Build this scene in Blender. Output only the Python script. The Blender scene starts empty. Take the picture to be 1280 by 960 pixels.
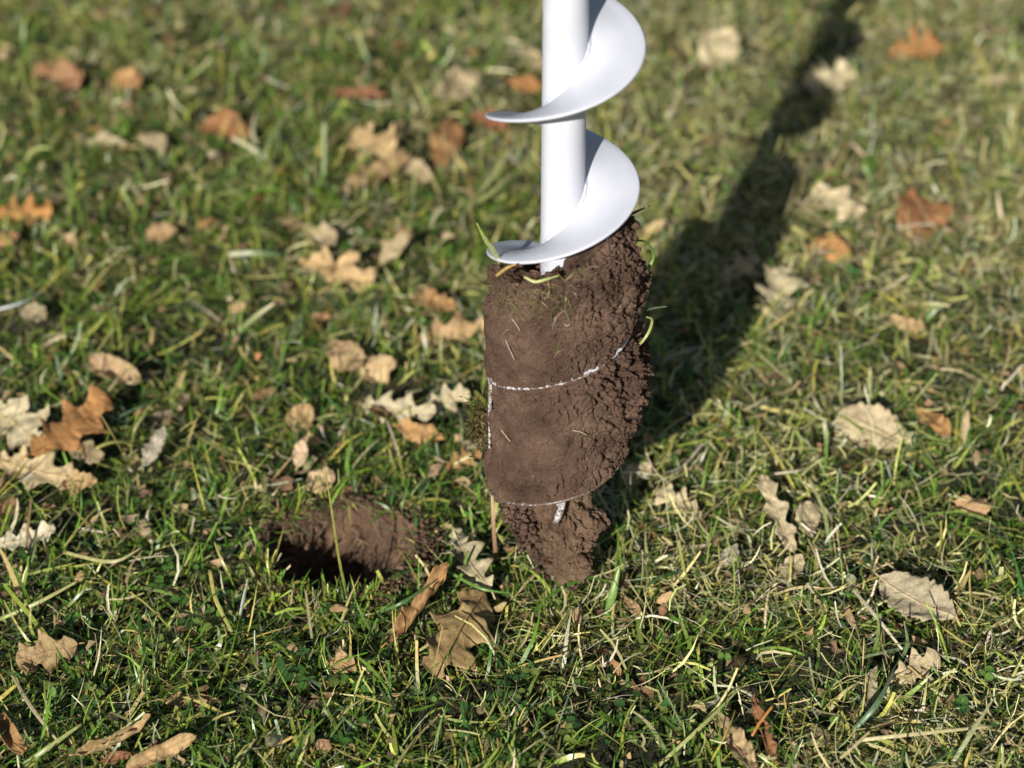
import bpy, math, random
import numpy as np
from mathutils import Vector, Matrix, Quaternion

random.seed(7)
RNG = np.random.default_rng(11)
C = bpy.context.scene.collection
scene = bpy.context.scene
R = math.radians

# ------------------------------------------------------------------ camera
PITCH = R(32.5)
FPX = 2225.0                       # focal length in pixels of the 1280 wide frame
CAM = Vector((-0.0333, -1.054, 0.850))
cam_data = bpy.data.cameras.new("camera")
cam = bpy.data.objects.new("camera", cam_data)
C.objects.link(cam)
cam.location = CAM
cam.rotation_euler = (math.pi / 2 - PITCH, 0, 0)
cam_data.sensor_width = 36.0
cam_data.lens = FPX / 1280.0 * 36.0
cam_data.clip_start = 0.02
cam_data.clip_end = 400.0
cam_data.dof.use_dof = True
cam_data.dof.focus_distance = 1.235
cam_data.dof.aperture_fstop = 4.0
scene.camera = cam

# ------------------------------------------------------------------ light
SUN_EL = R(24.4)
SUN_AZ = R(180 + 18.6)             # clockwise from +Y: behind the camera, a little to the left
to_sun = Vector((math.sin(SUN_AZ) * math.cos(SUN_EL), math.cos(SUN_AZ) * math.cos(SUN_EL), math.sin(SUN_EL)))
world = bpy.data.worlds.new("World")
scene.world = world
world.use_nodes = True
wn = world.node_tree.nodes
wl = world.node_tree.links
bg = wn["Background"]
sky = wn.new("ShaderNodeTexSky")
sky.sky_type = 'NISHITA'
sky.sun_disc = False
sky.sun_elevation = SUN_EL
sky.sun_rotation = SUN_AZ
wl.new(sky.outputs[0], bg.inputs[0])
bg.inputs[1].default_value = 0.05
sun_data = bpy.data.lights.new("sun", 'SUN')
sun_data.energy = 5.0
sun_data.angle = R(0.53)
sun_data.color = (1.0, 0.965, 0.905)
sun = bpy.data.objects.new("sun", sun_data)
C.objects.link(sun)
sun.rotation_euler = to_sun.to_track_quat('Z', 'Y').to_euler()
sun.location = to_sun * 10
scene.view_settings.view_transform = 'Standard'
scene.view_settings.look = 'None'
scene.view_settings.exposure = 0.14
scene.view_settings.gamma = 1.0

# ------------------------------------------------------------------ helpers
FW = Vector((0, math.cos(PITCH), -math.sin(PITCH)))
UP = Vector((0, math.sin(PITCH), math.cos(PITCH)))
RT = Vector((1, 0, 0))

def ray(px, py):
    return FW + RT * ((px - 640) / FPX) + UP * ((480 - py) / FPX)

def at(px, py, z=0.0):
    """the point of the level plane z that a photo pixel shows"""
    d = ray(px, py)
    return CAM + d * ((z - CAM.z) / d.z)

def on_y(px, py, y=0.0):
    """the point of the upright plane y that a photo pixel shows"""
    d = ray(px, py)
    return CAM + d * ((y - CAM.y) / d.y)

def tag(o, label=None, cat=None, group=None, kind=None):
    if label: o["label"] = label
    if cat: o["category"] = cat
    if group: o["group"] = group
    if kind: o["kind"] = kind
    return o

def make_mesh(name, verts, faces, mat=None, smooth=True, parent=None, cols=None, uvs=None):
    """numpy friendly mesh: verts (n,3), faces (m,3) or (m,4) int array (or list of arrays)"""
    me = bpy.data.meshes.new(name)
    verts = np.ascontiguousarray(verts, dtype=np.float32)
    if not isinstance(faces, list):
        faces = [faces]
    loops = np.concatenate([f.reshape(-1) for f in faces]).astype(np.int32)
    counts = np.concatenate([np.full(len(f), f.shape[1], np.int32) for f in faces])
    starts = np.concatenate([[0], np.cumsum(counts)[:-1]]).astype(np.int32)
    me.vertices.add(len(verts))
    me.vertices.foreach_set("co", verts.ravel())
    me.loops.add(len(loops))
    me.loops.foreach_set("vertex_index", loops)
    me.polygons.add(len(counts))
    me.polygons.foreach_set("loop_start", starts)
    if smooth:
        me.polygons.foreach_set("use_smooth", np.ones(len(counts), dtype=bool))
    if cols is not None:
        a = me.attributes.new("tint", 'FLOAT_COLOR', 'POINT')
        c4 = np.ones((len(verts), 4), np.float32)
        c4[:, :3] = cols
        a.data.foreach_set("color", c4.ravel())
    if uvs is not None:
        a = me.attributes.new("leafuv", 'FLOAT_VECTOR', 'POINT')
        u3 = np.zeros((len(verts), 3), np.float32)
        u3[:, :2] = uvs
        a.data.foreach_set("vector", u3.ravel())
    me.update(calc_edges=True)
    me.validate()
    if mat: me.materials.append(mat)
    o = bpy.data.objects.new(name, me)
    C.objects.link(o)
    if parent: o.parent = parent
    return o

def grid_faces(nu, nv, wrap_v=False, off=0):
    i = np.arange(nu - 1)[:, None]
    j = np.arange(nv if wrap_v else nv - 1)[None, :]
    j2 = (j + 1) % nv
    a = i * nv + j; b = i * nv + j2; c = (i + 1) * nv + j2; d = (i + 1) * nv + j
    return np.stack([a, b, c, d], -1).reshape(-1, 4) + off

def smooth01(a, b, x):
    t = np.clip((x - a) / (b - a), 0, 1)
    return t * t * (3 - 2 * t)

# ---- vectorised noise
def _hash(ix, iy, iz, seed):
    h = (ix.astype(np.uint32) * np.uint32(374761393) + iy.astype(np.uint32) * np.uint32(668265263)
         + iz.astype(np.uint32) * np.uint32(2147483647) + np.uint32(seed * 974711 + 13))
    h = (h ^ (h >> np.uint32(13))) * np.uint32(1274126177)
    h = h ^ (h >> np.uint32(16))
    h = h * np.uint32(2246822519)
    return (h ^ (h >> np.uint32(15)))

def noise3(p, seed=0):
    """gradient-ish value noise in -1..1"""
    f = np.floor(p)
    i = f.astype(np.int64)
    w = p - f
    w = w * w * w * (w * (w * 6 - 15) + 10)
    out = 0
    for dx in (0, 1):
        for dy in (0, 1):
            for dz in (0, 1):
                h = _hash(i[:, 0] + dx, i[:, 1] + dy, i[:, 2] + dz, seed).astype(np.float64) / 4294967295.0
                out = out + h * (w[:, 0] if dx else 1 - w[:, 0]) * (w[:, 1] if dy else 1 - w[:, 1]) * (w[:, 2] if dz else 1 - w[:, 2])
    return out * 2 - 1

def fbm(p, octaves=4, seed=0, gain=0.5):
    s = 0; a = 1; t = 0
    for k in range(octaves):
        s = s + a * noise3(p * (2.03 ** k) + k * 17.3, seed + k)
        t += a; a *= gain
    return s / t

def worley(p, seed=0):
    """distance to the nearest and second nearest cell point"""
    f = np.floor(p).astype(np.int64)
    d1 = np.full(len(p), 9.0); d2 = np.full(len(p), 9.0)
    for dx in (-1, 0, 1):
        for dy in (-1, 0, 1):
            for dz in (-1, 0, 1):
                c = f + np.array([dx, dy, dz])
                q = [(_hash(c[:, 0], c[:, 1], c[:, 2], seed + s).astype(np.float64) / 4294967295.0) for s in (0, 101, 202)]
                d = np.sqrt(sum((c[:, k] + q[k] - p[:, k]) ** 2 for k in range(3)))
                d2 = np.minimum(d2, np.maximum(d1, d))
                d1 = np.minimum(d1, d)
    return d1, d2

def tube_arrays(pts, radii, n=7):
    pts = [Vector(p) for p in pts]
    rings = []
    ref = None
    for k, p in enumerate(pts):
        a = pts[max(0, k - 1)]; b = pts[min(len(pts) - 1, k + 1)]
        t = (b - a).normalized()
        if ref is None:
            ref = t.orthogonal().normalized()
        ref = (ref - t * ref.dot(t)).normalized()
        bi = t.cross(ref)
        r = radii[k] if hasattr(radii, '__len__') else radii
        for j in range(n):
            an = 2 * math.pi * j / n
            rings.append(p + ref * (math.cos(an) * r) + bi * (math.sin(an) * r))
    v = np.array([tuple(q) for q in rings])
    f = grid_faces(len(pts), n, wrap_v=True)
    m = len(pts)
    v = np.vstack([v, [tuple(pts[0])], [tuple(pts[-1])]])
    k = np.arange(n)
    cap0 = np.stack([np.full(n, m * n), (k + 1) % n, k], -1)
    cap1 = np.stack([np.full(n, m * n + 1), (m - 1) * n + k, (m - 1) * n + (k + 1) % n], -1)
    return v, [f, cap0, cap1]

def catmull(pts, per=6):
    pts = [Vector(p) for p in pts]
    P = [pts[0] * 2 - pts[1]] + pts + [pts[-1] * 2 - pts[-2]]
    out = []
    for i in range(1, len(P) - 2):
        for k in range(per):
            t = k / per
            a, b, c, d = P[i - 1], P[i], P[i + 1], P[i + 2]
            out.append(0.5 * ((2 * b) + (c - a) * t + (2 * a - 5 * b + 4 * c - d) * t * t + (3 * b - a - 3 * c + d) * t ** 3))
    out.append(pts[-1])
    return out

# ------------------------------------------------------------------ materials
def new_mat(name):
    m = bpy.data.materials.new(name)
    m.use_nodes = True
    nt = m.node_tree
    return m, nt.nodes, nt.links, nt.nodes["Principled BSDF"]

def ramp(N, stops):
    r = N.new("ShaderNodeValToRGB")
    e = r.color_ramp.elements
    while len(e) > 1: e.remove(e[-1])
    e[0].position = stops[0][0]; e[0].color = (*stops[0][1], 1)
    for p, c in stops[1:]:
        x = e.new(p); x.color = (*c, 1)
    return r

def noise_node(N, L, scale, detail=4, rough=0.55, vec=None):
    n = N.new("ShaderNodeTexNoise")
    n.inputs["Scale"].default_value = scale
    n.inputs["Detail"].default_value = detail
    n.inputs["Roughness"].default_value = rough
    if vec is not None: L.new(vec, n.inputs["Vector"])
    return n

def mix_col(N, L, mode, a, b, fac):
    m = N.new("ShaderNodeMix"); m.data_type = 'RGBA'; m.blend_type = mode
    if isinstance(fac, (int, float)): m.inputs[0].default_value = fac
    else: L.new(fac, m.inputs[0])
    for s, k in ((a, 6), (b, 7)):
        if isinstance(s, tuple): m.inputs[k].default_value = (*s, 1)
        else: L.new(s, m.inputs[k])
    return m.outputs[2]

# white powder coat
M_WHITE, N, L, B = new_mat("white_powder_coat")
tc = N.new("ShaderNodeTexCoord")
n1 = noise_node(N, L, 60, 3, 0.5, tc.outputs["Object"])
r1 = ramp(N, [(0.3, (0.58, 0.595, 0.66)), (0.7, (0.62, 0.635, 0.70))])
L.new(n1.outputs[0], r1.inputs[0])
sp = noise_node(N, L, 900, 2, 0.5, tc.outputs["Object"])
spr = ramp(N, [(0.70, (0, 0, 0)), (0.76, (1, 1, 1))])
L.new(sp.outputs[0], spr.inputs[0])
dirt_zone = noise_node(N, L, 25, 3, 0.6, tc.outputs["Object"])
dz = N.new("ShaderNodeMath"); dz.operation = 'MULTIPLY'
L.new(spr.outputs[0], dz.inputs[0]); L.new(dirt_zone.outputs[0], dz.inputs[1])
paint = mix_col(N, L, 'MIX', r1.outputs[0], (0.45, 0.40, 0.36), dz.outputs[0])
# muddy smears low down, where the soil has rubbed along the flight
sep = N.new("ShaderNodeSeparateXYZ"); L.new(tc.outputs["Object"], sep.inputs[0])
low = N.new("ShaderNodeMapRange"); low.inputs[1].default_value = 0.275; low.inputs[2].default_value = 0.315; low.inputs[3].default_value = 0.62; low.inputs[4].default_value = 0.0
L.new(sep.outputs[2], low.inputs[0])
sm = noise_node(N, L, 75, 6, 0.75, tc.outputs["Object"])
smr = ramp(N, [(0.48, (0, 0, 0)), (0.70, (1, 1, 1))]); L.new(sm.outputs[0], smr.inputs[0])
sf = N.new("ShaderNodeMath"); sf.operation = 'MULTIPLY'; L.new(low.outputs[0], sf.inputs[0]); L.new(smr.outputs[0], sf.inputs[1])
paint = mix_col(N, L, 'MIX', paint, (0.22, 0.17, 0.145), sf.outputs[0])
# the two buried turns are caked with mud, a few chips of paint left bare
bur = N.new("ShaderNodeMapRange"); bur.inputs[1].default_value = 0.150; bur.inputs[2].default_value = 0.185; bur.inputs[3].default_value = 1.0; bur.inputs[4].default_value = 0.0
L.new(sep.outputs[2], bur.inputs[0])
chip = noise_node(N, L, 240, 4, 0.7, tc.outputs["Object"])
chr_ = ramp(N, [(0.36, (0.15, 0.15, 0.15)), (0.46, (1, 1, 1))]); L.new(chip.outputs[0], chr_.inputs[0])
bf = N.new("ShaderNodeMath"); bf.operation = 'MULTIPLY'; L.new(bur.outputs[0], bf.inputs[0]); L.new(chr_.outputs[0], bf.inputs[1])
L.new(mix_col(N, L, 'MIX', paint, (0.13, 0.085, 0.062), bf.outputs[0]), B.inputs["Base Color"])
B.inputs["Roughness"].default_value = 0.40
B.inputs["Coat Weight"].default_value = 0.12
B.inputs["Coat Roughness"].default_value = 0.15
b1 = N.new("ShaderNodeBump"); b1.inputs["Strength"].default_value = 0.06; b1.inputs["Distance"].default_value = 0.0006
pn = noise_node(N, L, 700, 2, 0.5, tc.outputs["Object"])
L.new(pn.outputs[0], b1.inputs["Height"]); L.new(b1.outputs[0], B.inputs["Normal"])

# chipped white rim that shows through the soil
M_RIM, N, L, B = new_mat("soiled_white_paint")
tc = N.new("ShaderNodeTexCoord")
n1 = noise_node(N, L, 330, 5, 0.7, tc.outputs["Object"])
r1 = ramp(N, [(0.44, (0.60, 0.60, 0.61)), (0.55, (0.15, 0.09, 0.065))])
L.new(n1.outputs[0], r1.inputs[0]); L.new(r1.outputs[0], B.inputs["Base Color"])
B.inputs["Roughness"].default_value = 0.6

M_MUDDY, N, L, B = new_mat("muddy_white_paint")
tc = N.new("ShaderNodeTexCoord")
n1 = noise_node(N, L, 230, 5, 0.7, tc.outputs["Object"])
r1 = ramp(N, [(0.30, (0.55, 0.55, 0.55)), (0.42, (0.30, 0.24, 0.20)), (0.5, (0.15, 0.095, 0.07))])
L.new(n1.outputs[0], r1.inputs[0]); L.new(r1.outputs[0], B.inputs["Base Color"])
B.inputs["Roughness"].default_value = 0.7

def soil_material(name, cols, bump=0.9):
    M, N, L, B = new_mat(name)
    tc = N.new("ShaderNodeTexCoord")
    big = noise_node(N, L, 38, 5, 0.6, tc.outputs["Object"])
    fine = noise_node(N, L, 900, 5, 0.75, tc.outputs["Object"])
    rr = ramp(N, [(0.30, cols[0]), (0.5, cols[1]), (0.72, cols[2])])
    L.new(big.outputs[0], rr.inputs[0])
    fr = ramp(N, [(0.28, (0.45, 0.43, 0.42)), (0.52, (1, 1, 1)), (0.8, (1.35, 1.32, 1.28))])
    L.new(fine.outputs[0], fr.inputs[0])
    c = mix_col(N, L, 'MULTIPLY', rr.outputs[0], fr.outputs[0], 1.0)
    # little pale grit
    v = N.new("ShaderNodeTexVoronoi"); v.inputs["Scale"].default_value = 210
    L.new(tc.outputs["Object"], v.inputs["Vector"])
    g = ramp(N, [(0.0, (1, 1, 1)), (0.09, (1, 1, 1)), (0.12, (0, 0, 0))])
    L.new(v.outputs["Distance"], g.inputs[0])
    sel = N.new("ShaderNodeMath"); sel.operation = 'GREATER_THAN'; sel.inputs[1].default_value = 0.86
    sc = N.new("ShaderNodeSeparateColor"); L.new(v.outputs["Color"], sc.inputs[0])
    L.new(sc.outputs[0], sel.inputs[0])
    mm = N.new("ShaderNodeMath"); mm.operation = 'MULTIPLY'
    L.new(g.outputs[0], mm.inputs[0]); L.new(sel.outputs[0], mm.inputs[1])
    c = mix_col(N, L, 'MIX', c, (0.36, 0.27, 0.20), mm.outputs[0])
    L.new(c, B.inputs["Base Color"])
    B.inputs["Roughness"].default_value = 0.92
    B.inputs["Specular IOR Level"].default_value = 0.2
    bp = N.new("ShaderNodeBump"); bp.inputs["Strength"].default_value = bump; bp.inputs["Distance"].default_value = 0.0030
    f2 = noise_node(N, L, 520, 8, 0.82, tc.outputs["Object"])
    L.new(f2.outputs[0], bp.inputs["Height"]); L.new(bp.outputs[0], B.inputs["Normal"])
    return M

M_SOIL = soil_material("moist_brown_soil", [(0.090, 0.052, 0.036), (0.160, 0.097, 0.067), (0.26, 0.166, 0.115)])
M_SOIL_TIP = soil_material("drier_brown_soil", [(0.150, 0.092, 0.058), (0.23, 0.148, 0.094), (0.31, 0.205, 0.132)])
M_HOLE = soil_material("dark_hole_soil", [(0.105, 0.062, 0.042), (0.20, 0.122, 0.078), (0.36, 0.235, 0.14)], 0.9)

# ground (thatch, moss, soil between the blades)
M_GROUND, N, L, B = new_mat("thatch_and_moss")
tc = N.new("ShaderNodeTexCoord")
a1 = noise_node(N, L, 9, 6, 0.65, tc.outputs["Object"])
a2 = noise_node(N, L, 160, 6, 0.75, tc.outputs["Object"])
ra = ramp(N, [(0.34, (0.040, 0.029, 0.017)), (0.5, (0.042, 0.045, 0.016)), (0.66, (0.095, 0.078, 0.035))])
L.new(a1.outputs[0], ra.inputs[0])
rb = ramp(N, [(0.3, (0.45, 0.45, 0.45)), (0.6, (1.0, 1.0, 1.0)), (0.78, (1.9, 1.8, 1.5))])
L.new(a2.outputs[0], rb.inputs[0])
L.new(mix_col(N, L, 'MULTIPLY', ra.outputs[0], rb.outputs[0], 1.0), B.inputs["Base Color"])
B.inputs["Roughness"].default_value = 0.95
bp = N.new("ShaderNodeBump"); bp.inputs["Strength"].default_value = 0.8; bp.inputs["Distance"].default_value = 0.006
L.new(a2.outputs[0], bp.inputs["Height"]); L.new(bp.outputs[0], B.inputs["Normal"])

def plant_material(name, rough=0.5, trans=0.28, spec=0.35, streak=True):
    """colour comes from each blade's own tint"""
    M, N, L, B = new_mat(name)
    at_ = N.new("ShaderNodeAttribute"); at_.attribute_name = "tint"
    col = at_.outputs["Color"]
    if streak:
        tc = N.new("ShaderNodeTexCoord")
        nn = noise_node(N, L, 420, 3, 0.6, tc.outputs["Object"])
        r_ = ramp(N, [(0.3, (0.72, 0.72, 0.70)), (0.7, (1.25, 1.25, 1.2))])
        L.new(nn.outputs[0], r_.inputs[0])
        col = mix_col(N, L, 'MULTIPLY', col, r_.outputs[0], 1.0)
    L.new(col, B.inputs["Base Color"])
    B.inputs["Roughness"].default_value = rough
    B.inputs["Specular IOR Level"].default_value = spec
    tr = N.new("ShaderNodeBsdfTranslucent")
    L.new(col, tr.inputs[0])
    mx = N.new("ShaderNodeMixShader"); mx.inputs[0].default_value = trans
    L.new(B.outputs[0], mx.inputs[1]); L.new(tr.outputs[0], mx.inputs[2])
    out = N["Material Output"]
    L.new(mx.outputs[0], out.inputs["Surface"])
    return M

M_GRASS = plant_material("green_blades", 0.36, 0.13, 0.5)
M_STRAW = plant_material("dry_blades", 0.55, 0.10, 0.3)
M_COVER = plant_material("clover_leaves", 0.5, 0.14, 0.35)
M_LITTER = plant_material("leaf_scraps", 0.75, 0.12, 0.2)

# fallen leaves: colour = object colour, veins from the leaf's own coordinates
M_LEAF, N, L, B = new_mat("dry_oak_leaf")
oi = N.new("ShaderNodeObjectInfo")
uv = N.new("ShaderNodeAttribute"); uv.attribute_name = "leafuv"
sx = N.new("ShaderNodeSeparateXYZ"); L.new(uv.outputs["Vector"], sx.inputs[0])
def mth(op, a, b=None):
    m = N.new("ShaderNodeMath"); m.operation = op
    for k, s in ((0, a), (1, b)):
        if s is None: continue
        if isinstance(s, (int, float)): m.inputs[k].default_value = s
        else: L.new(s, m.inputs[k])
    return m.outputs[0]
absv = mth('ABSOLUTE', sx.outputs[1])
side = mth('SUBTRACT', mth('MULTIPLY', sx.outputs[0], 6.5), mth('MULTIPLY', absv, 2.2))
tri = mth('ABSOLUTE', mth('SUBTRACT', mth('FRACT', side), 0.5))
vein1 = N.new("ShaderNodeMapRange"); vein1.inputs[1].default_value = 0.0; vein1.inputs[2].default_value = 0.07; vein1.inputs[3].default_value = 1; vein1.inputs[4].default_value = 0
L.new(tri, vein1.inputs[0])
vein2 = N.new("ShaderNodeMapRange"); vein2.inputs[1].default_value = 0.01; vein2.inputs[2].default_value = 0.06; vein2.inputs[3].default_value = 1; vein2.inputs[4].default_value = 0
L.new(absv, vein2.inputs[0])
vein = mth('MAXIMUM', mth('MULTIPLY', vein1.outputs[0], 0.6), vein2.outputs[0])
tc = N.new("ShaderNodeTexCoord")
off = N.new("ShaderNodeVectorMath"); off.operation = 'ADD'
L.new(tc.outputs["Object"], off.inputs[0])
cmb = N.new("ShaderNodeCombineXYZ"); L.new(mth('MULTIPLY', oi.outputs["Random"], 37.0), cmb.inputs[0])
L.new(cmb.outputs[0], off.inputs[1])
m1 = noise_node(N, L, 55, 5, 0.65, off.outputs[0])
m2 = noise_node(N, L, 420, 4, 0.7, off.outputs[0])
rm = ramp(N, [(0.28, (0.42, 0.36, 0.32)), (0.46, (0.92, 0.90, 0.88)), (0.7, (1.28, 1.25, 1.20))])
L.new(m1.outputs[0], rm.inputs[0])
rf = ramp(N, [(0.3, (0.72, 0.70, 0.68)), (0.55, (1, 1, 1)), (0.8, (1.2, 1.2, 1.2))])
L.new(m2.outputs[0], rf.inputs[0])
col = mix_col(N, L, 'MULTIPLY', oi.outputs["Color"], rm.outputs[0], 1.0)
col = mix_col(N, L, 'MULTIPLY', col, rf.outputs[0], 1.0)
lighter = mix_col(N, L, 'MULTIPLY', col, (1.35, 1.3, 1.2), 1.0)
col = mix_col(N, L, 'MIX', col, lighter, vein)
# small dark spots of decay
m3 = noise_node(N, L, 130, 3, 0.5, off.outputs[0])
spot = ramp(N, [(0.66, (0, 0, 0)), (0.74, (1, 1, 1))])
L.new(m3.outputs[0], spot.inputs[0])
col = mix_col(N, L, 'MIX', col, mix_col(N, L, 'MULTIPLY', col, (0.35, 0.30, 0.27), 1.0), spot.outputs[0])
L.new(col, B.inputs["Base Color"])
B.inputs["Roughness"].default_value = 0.62
B.inputs["Specular IOR Level"].default_value = 0.3
bp = N.new("ShaderNodeBump"); bp.inputs["Strength"].default_value = 0.55; bp.inputs["Distance"].default_value = 0.0008
hh = mth('ADD', mth('MULTIPLY', vein, 0.7), mth('MULTIPLY', m2.outputs[0], 0.8))
L.new(hh, bp.inputs["Height"]); L.new(bp.outputs[0], B.inputs["Normal"])
tr = N.new("ShaderNodeBsdfTranslucent"); L.new(col, tr.inputs[0])
mx = N.new("ShaderNodeMixShader"); mx.inputs[0].default_value = 0.07
L.new(B.outputs[0], mx.inputs[1]); L.new(tr.outputs[0], mx.inputs[2])
L.new(mx.outputs[0], N["Material Output"].inputs["Surface"])

# ------------------------------------------------------------------ ground sheet with the bored hole
HOLE = at(425, 691)
HOLE_R = 0.058

def ground_z(x, y):
    p = np.stack([np.asarray(x, float).ravel(), np.asarray(y, float).ravel(), np.zeros(np.size(x))], -1)
    z = 0.008 * fbm(p * 4.0, 3, 50) + 0.005 * fbm(p * 22.0, 3, 60)
    d = np.hypot(p[:, 0] - HOLE.x, p[:, 1] - HOLE.y)
    z = z * smooth01(HOLE_R, HOLE_R + 0.08, d) * 0.9
    return z

def axis_coords(lo, hi, step):
    near = np.arange(lo, hi + 1e-6, step)
    far = 60 * (np.linspace(0, 1, 14)[1:] ** 3)
    return np.concatenate([(lo - far)[::-1], near, hi + far])

gx = axis_coords(-1.05, 1.05, 0.0085)
gy = axis_coords(-0.60, 1.75, 0.0085)
GX, GY = np.meshgrid(gx, gy, indexing='ij')
GZ = ground_z(GX, GY)
gp = np.stack([GX.ravel(), GY.ravel(), np.zeros(GX.size)], -1)
GZ = GZ + 0.0022 * fbm(gp * 110, 3, 77)
gd = np.hypot(GX.ravel() - HOLE.x, GY.ravel() - HOLE.y)
gf = grid_faces(len(gx), len(gy))
keep = (gd[gf] > HOLE_R + 0.003).all(axis=1)
ground = make_mesh("ground", np.stack([GX.ravel(), GY.ravel(), GZ], -1), gf[keep][:, ::-1].copy(), M_GROUND)
tag(ground, kind="structure")

# hole: lip, crumbly wall, floor
th = np.concatenate([np.linspace(-0.3, np.pi + 0.2, 400, endpoint=False), np.linspace(np.pi + 0.2, 2 * np.pi - 0.3, 100, endpoint=False)])
nt_, nz_ = len(th), 230
prof_r = []; prof_z = []
for k in range(nz_):
    s = k / (nz_ - 1)
    if s < 0.14:
        u = s / 0.14
        prof_r.append(HOLE_R + 0.010 * (1 - u)); prof_z.append(-0.003 + 0.006 * math.sin(u * math.pi / 2))
    elif s < 0.82:
        u = (s - 0.14) / 0.68
        prof_r.append(HOLE_R - 0.003 * u); prof_z.append(0.003 - 0.150 * u)
    else:
        u = (s - 0.82) / 0.18
        prof_r.append((HOLE_R - 0.003) * (1 - u) + 0.0005); prof_z.append(-0.147 - 0.012 * u)
PR = np.repeat(np.array(prof_r), nt_); PZ = np.repeat(np.array(prof_z), nt_); TH = np.tile(th, nz_)
hx = PR * np.cos(TH); hy = PR * np.sin(TH)
hp = np.stack([hx, hy, PZ], -1)
d1, d2 = worley(hp / 0.010, 5)
disp = 0.006 * fbm(hp / 0.022, 4, 3) + 0.005 * (d1 - 0.5) + 0.002 * fbm(hp / np.array([0.004, 0.004, 0.009]), 4, 9) + 0.004 * smooth01(0.1, 0.4, fbm(hp / 0.009, 3, 19)) + 0.0016 * (worley(hp / 0.0045, 15)[0] - 0.5) + 0.002 * (1 - smooth01(0, 0.1, np.abs(fbm(hp / 0.012, 3, 25)))) + 0.0009 * fbm(hp / 0.0018, 2, 29)
right = smooth01(0.2, 0.95, np.cos(TH + 0.45))
disp += -0.009 * right * (0.5 + 1.0 * fbm(hp / 0.014, 3, 21)) * smooth01(-0.1, 0.0, PZ)
slope_r = smooth01(0.1, 0.9, np.cos(TH + 0.15))
disp += -0.040 * slope_r * smooth01(0.004, -0.060, PZ) * smooth01(-0.14, -0.09, PZ)
disp += -0.018 * smooth01(-0.2, 0.9, np.sin(TH)) * smooth01(0.004, -0.060, PZ) * smooth01(-0.14, -0.09, PZ)
disp *= smooth01(0, 0.06, np.repeat(np.linspace(0, 1, nz_), nt_))
rr_ = np.maximum(PR + disp, 0.0002)
zz = PZ + 0.5 * disp * (PZ > -0.01)
hole = make_mesh("bored_hole", np.stack([rr_ * np.cos(TH), rr_ * np.sin(TH), zz], -1), grid_faces(nz_, nt_, True), M_HOLE)
hole.location = HOLE
tag(hole, "round hole bored into the lawn, crumbly brown wall with a dark bottom", "hole")

# fine cut roots on the wall of the hole
rv = []; rfq = []; rft = []; nv_ = 0
rr_rng = random.Random(21)
for _ in range(46):
    a0 = rr_rng.uniform(0.1, 2.9); z0_ = rr_rng.uniform(-0.055, -0.001)
    base = Vector(((HOLE_R - 0.002) * math.cos(a0), (HOLE_R - 0.002) * math.sin(a0), z0_))
    inn = Vector((-math.cos(a0), -math.sin(a0), 0)); side_ = Vector((-math.sin(a0), math.cos(a0), 0))
    l_ = rr_rng.uniform(0.006, 0.026)
    w1_, w2_ = rr_rng.uniform(-1, 1), rr_rng.uniform(-1, 1)
    pts_ = [base, base + inn * l_ * 0.35 + side_ * w1_ * l_ * 0.4 + Vector((0, 0, 0.1 * l_)), base + inn * l_ * 0.45 + side_ * w1_ * l_ * 0.8 + Vector((0, 0, w2_ * 0.3 * l_ - 0.2 * l_)), base + inn * l_ * 0.5 + side_ * (w1_ + w2_) * l_ * 0.7 + Vector((0, 0, -0.7 * l_))]
    v, f = tube_arrays(catmull(pts_, 4), [0.0004] * 9 + [0.0003] * 3 + [0.0001], 4)
    rv.append(v); rfq.append(f[0] + nv_); rft += [f[1] + nv_, f[2] + nv_]; nv_ += len(v)
hr = make_mesh("roots", np.vstack(rv), [np.concatenate(rfq), np.concatenate(rft)], M_STRAW, cols=np.tile(np.array([[0.30, 0.21, 0.12]]), (nv_, 1)), parent=hole)
hr["kind"] = "stuff"

# ------------------------------------------------------------------ the auger
RA = 0.0505        # flight radius
RP = 0.0143        # tube radius
PIT = 0.0978
Z4 = 0.088         # height of the flight's lower end, at the left of the auger
def helix_z(t):    # t = turn angle from the left side, left -> front -> right
    return Z4 + PIT * t / (2 * math.pi)

auger = bpy.data.objects.new("garden_auger", None)
C.objects.link(auger)
tag(auger, "white painted steel earth auger standing upright on its soil covered point", "auger")

# tube
n_ = 96
rows = [(-0.0, RP), (0.02, RP), (0.40, RP), (0.86, RP), (0.862, RP * 0.97), (0.862, RP * 0.80), (0.80, RP * 0.80)]
tv = []
for z, r in rows:
    for j in range(n_):
        a = 2 * math.pi * j / n_
        tv.append((r * math.cos(a), r * math.sin(a), 0.055 + z if z < 0.5 else z))
make_mesh("tube", np.array(tv), grid_faces(len(rows), n_, True), M_WHITE, parent=auger)

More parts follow.
